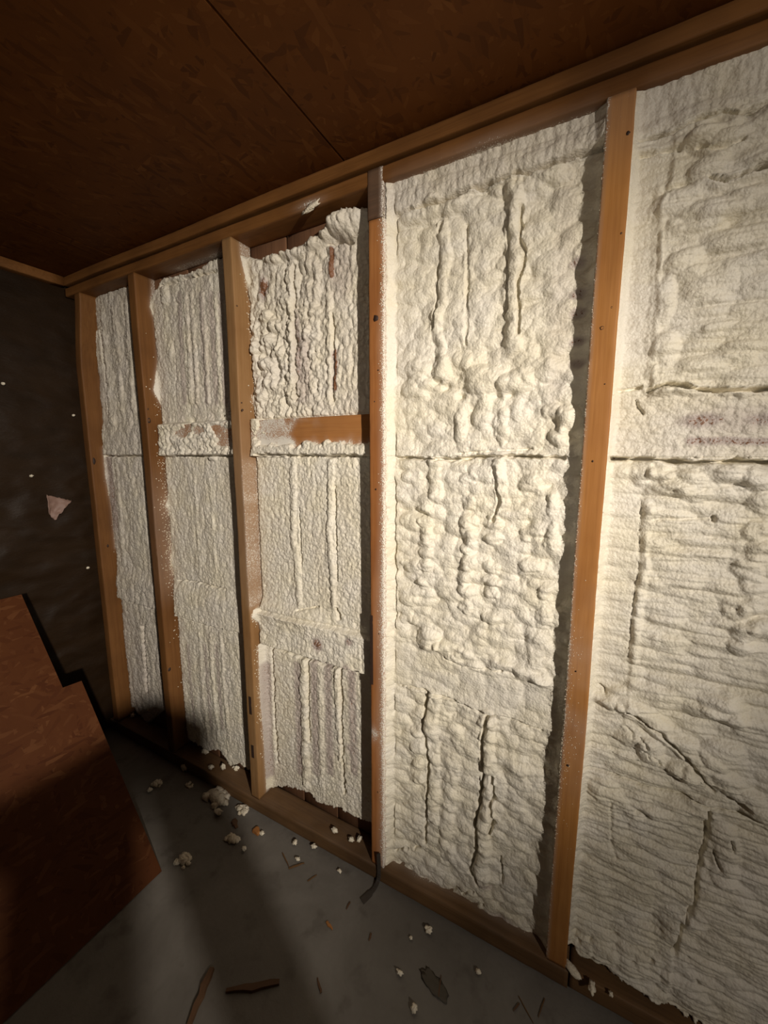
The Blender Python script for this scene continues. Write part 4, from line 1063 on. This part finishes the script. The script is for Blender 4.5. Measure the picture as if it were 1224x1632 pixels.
tag(o, 'dark oval dirt smear on the concrete below the bright bay', 'dirt')
# strap curling out from the fourth stud
pts = [on_y(603, 1360, -0.012), on_z(604, 1395, 0.03), on_z(599, 1412, 0.006), on_z(590, 1424, 0.003), on_z(577, 1437, 0.003)]
cv = []
P_ = [Vector(p) for p in pts]
for k in range(len(P_) - 1):
    p0 = P_[max(k - 1, 0)]; p1 = P_[k]; p2 = P_[k + 1]; p3 = P_[min(k + 2, len(P_) - 1)]
    for j in range(6):
        t = j / 6; cv.append(0.5 * ((2 * p1) + (p2 - p0) * t + (2 * p0 - 5 * p1 + 4 * p2 - p3) * t * t + (3 * p1 - p0 - 3 * p2 + p3) * t ** 3))
cv.append(P_[-1])
bm = bmesh.new(); rows = []
for k, p in enumerate(cv):
    d_ = (cv[min(k + 1, len(cv) - 1)] - cv[max(k - 1, 0)]).normalized(); sd = d_.cross(Vector((0.2, -0.3, 1))).normalized(); up = sd.cross(d_)
    w = 0.007 if k < len(cv) - 7 else 0.010
    p = p - P_[-1]
    rows.append([bm.verts.new(p - sd * w), bm.verts.new(p + sd * w), bm.verts.new(p + sd * w + up * .0015), bm.verts.new(p - sd * w + up * .0015)])
for p, q in zip(rows[:-1], rows[1:]):
    for k in range(4): bm.faces.new((p[k], p[(k + 1) % 4], q[(k + 1) % 4], q[k]))
bm.faces.new(rows[0][::-1]); bm.faces.new(rows[-1]); bmesh.ops.recalc_face_normals(bm, faces=bm.faces)
me = bpy.data.meshes.new('plastic_strap'); bm.to_mesh(me); bm.free()
o = link_mesh('plastic_strap', me, STRAP, smooth=False); o.location = P_[-1]; tag(o, 'black strap end curling onto the floor from the fourth stud', 'strap')

# ------------------------------------------------------------------ unseen wooden ladder, added before the work light to shade the lower left
lad = empty('shadow_ladder', (0.52, -1.33, 0.0))
tag(lad, 'unseen wooden ladder added behind the camera to cast the lower left shade', 'ladder')
def bar(name, a, b, w, t, root):
    """rectangular bar from a to b: w across the climbing direction (y), t along x"""
    a = Vector(a) - root.location; b = Vector(b) - root.location; d_ = (b - a).normalized(); sx = Vector((1, 0, 0)); sy = d_.cross(sx).normalized()
    bm = bmesh.new(); vs = []
    for p_ in (a, b):
        for u_, v_ in ((-1, -1), (1, -1), (1, 1), (-1, 1)): vs.append(bm.verts.new(p_ + sx * t / 2 * u_ + sy * w / 2 * v_))
    bm.faces.new(vs[3::-1]); bm.faces.new(vs[4:])
    for k in range(4): bm.faces.new((vs[k], vs[(k + 1) % 4], vs[4 + (k + 1) % 4], vs[4 + k]))
    bmesh.ops.recalc_face_normals(bm, faces=bm.faces); bmesh.ops.bevel(bm, geom=bm.edges[:], offset=0.003, segments=1, affect='EDGES')
    me = bpy.data.meshes.new(name); bm.to_mesh(me); bm.free(); return link_mesh(name, me, STUD_TAN, root, smooth=False)
for x in (0.455, 0.585):
    bar('rail', (x, -1.62, 0.004), (x, -1.39, 1.375), 0.095, 0.022, lad)
    bar('rear_leg', (x, -0.95, 0.004), (x, -1.255, 1.375), 0.065, 0.022, lad)
    bar('spreader', (x, -1.50, 0.62), (x, -1.10, 0.62), 0.02, 0.006, lad)
for k in range(4):
    z = 0.28 * (k + 1); y = -1.62 + 0.23 * z / 1.371
    boxmesh('step', (0.467, y - 0.055, z - 0.012), (0.573, y + 0.055, z + 0.012), STUD_TAN, lad)
boxmesh('top_cap', (0.44, -1.475, 1.375), (0.60, -1.215, 1.44), STUD_TAN, lad, bev=0.006)
boxmesh('rear_brace', (0.455, -1.155, 0.80), (0.585, -1.125, 0.86), STUD_TAN, lad)
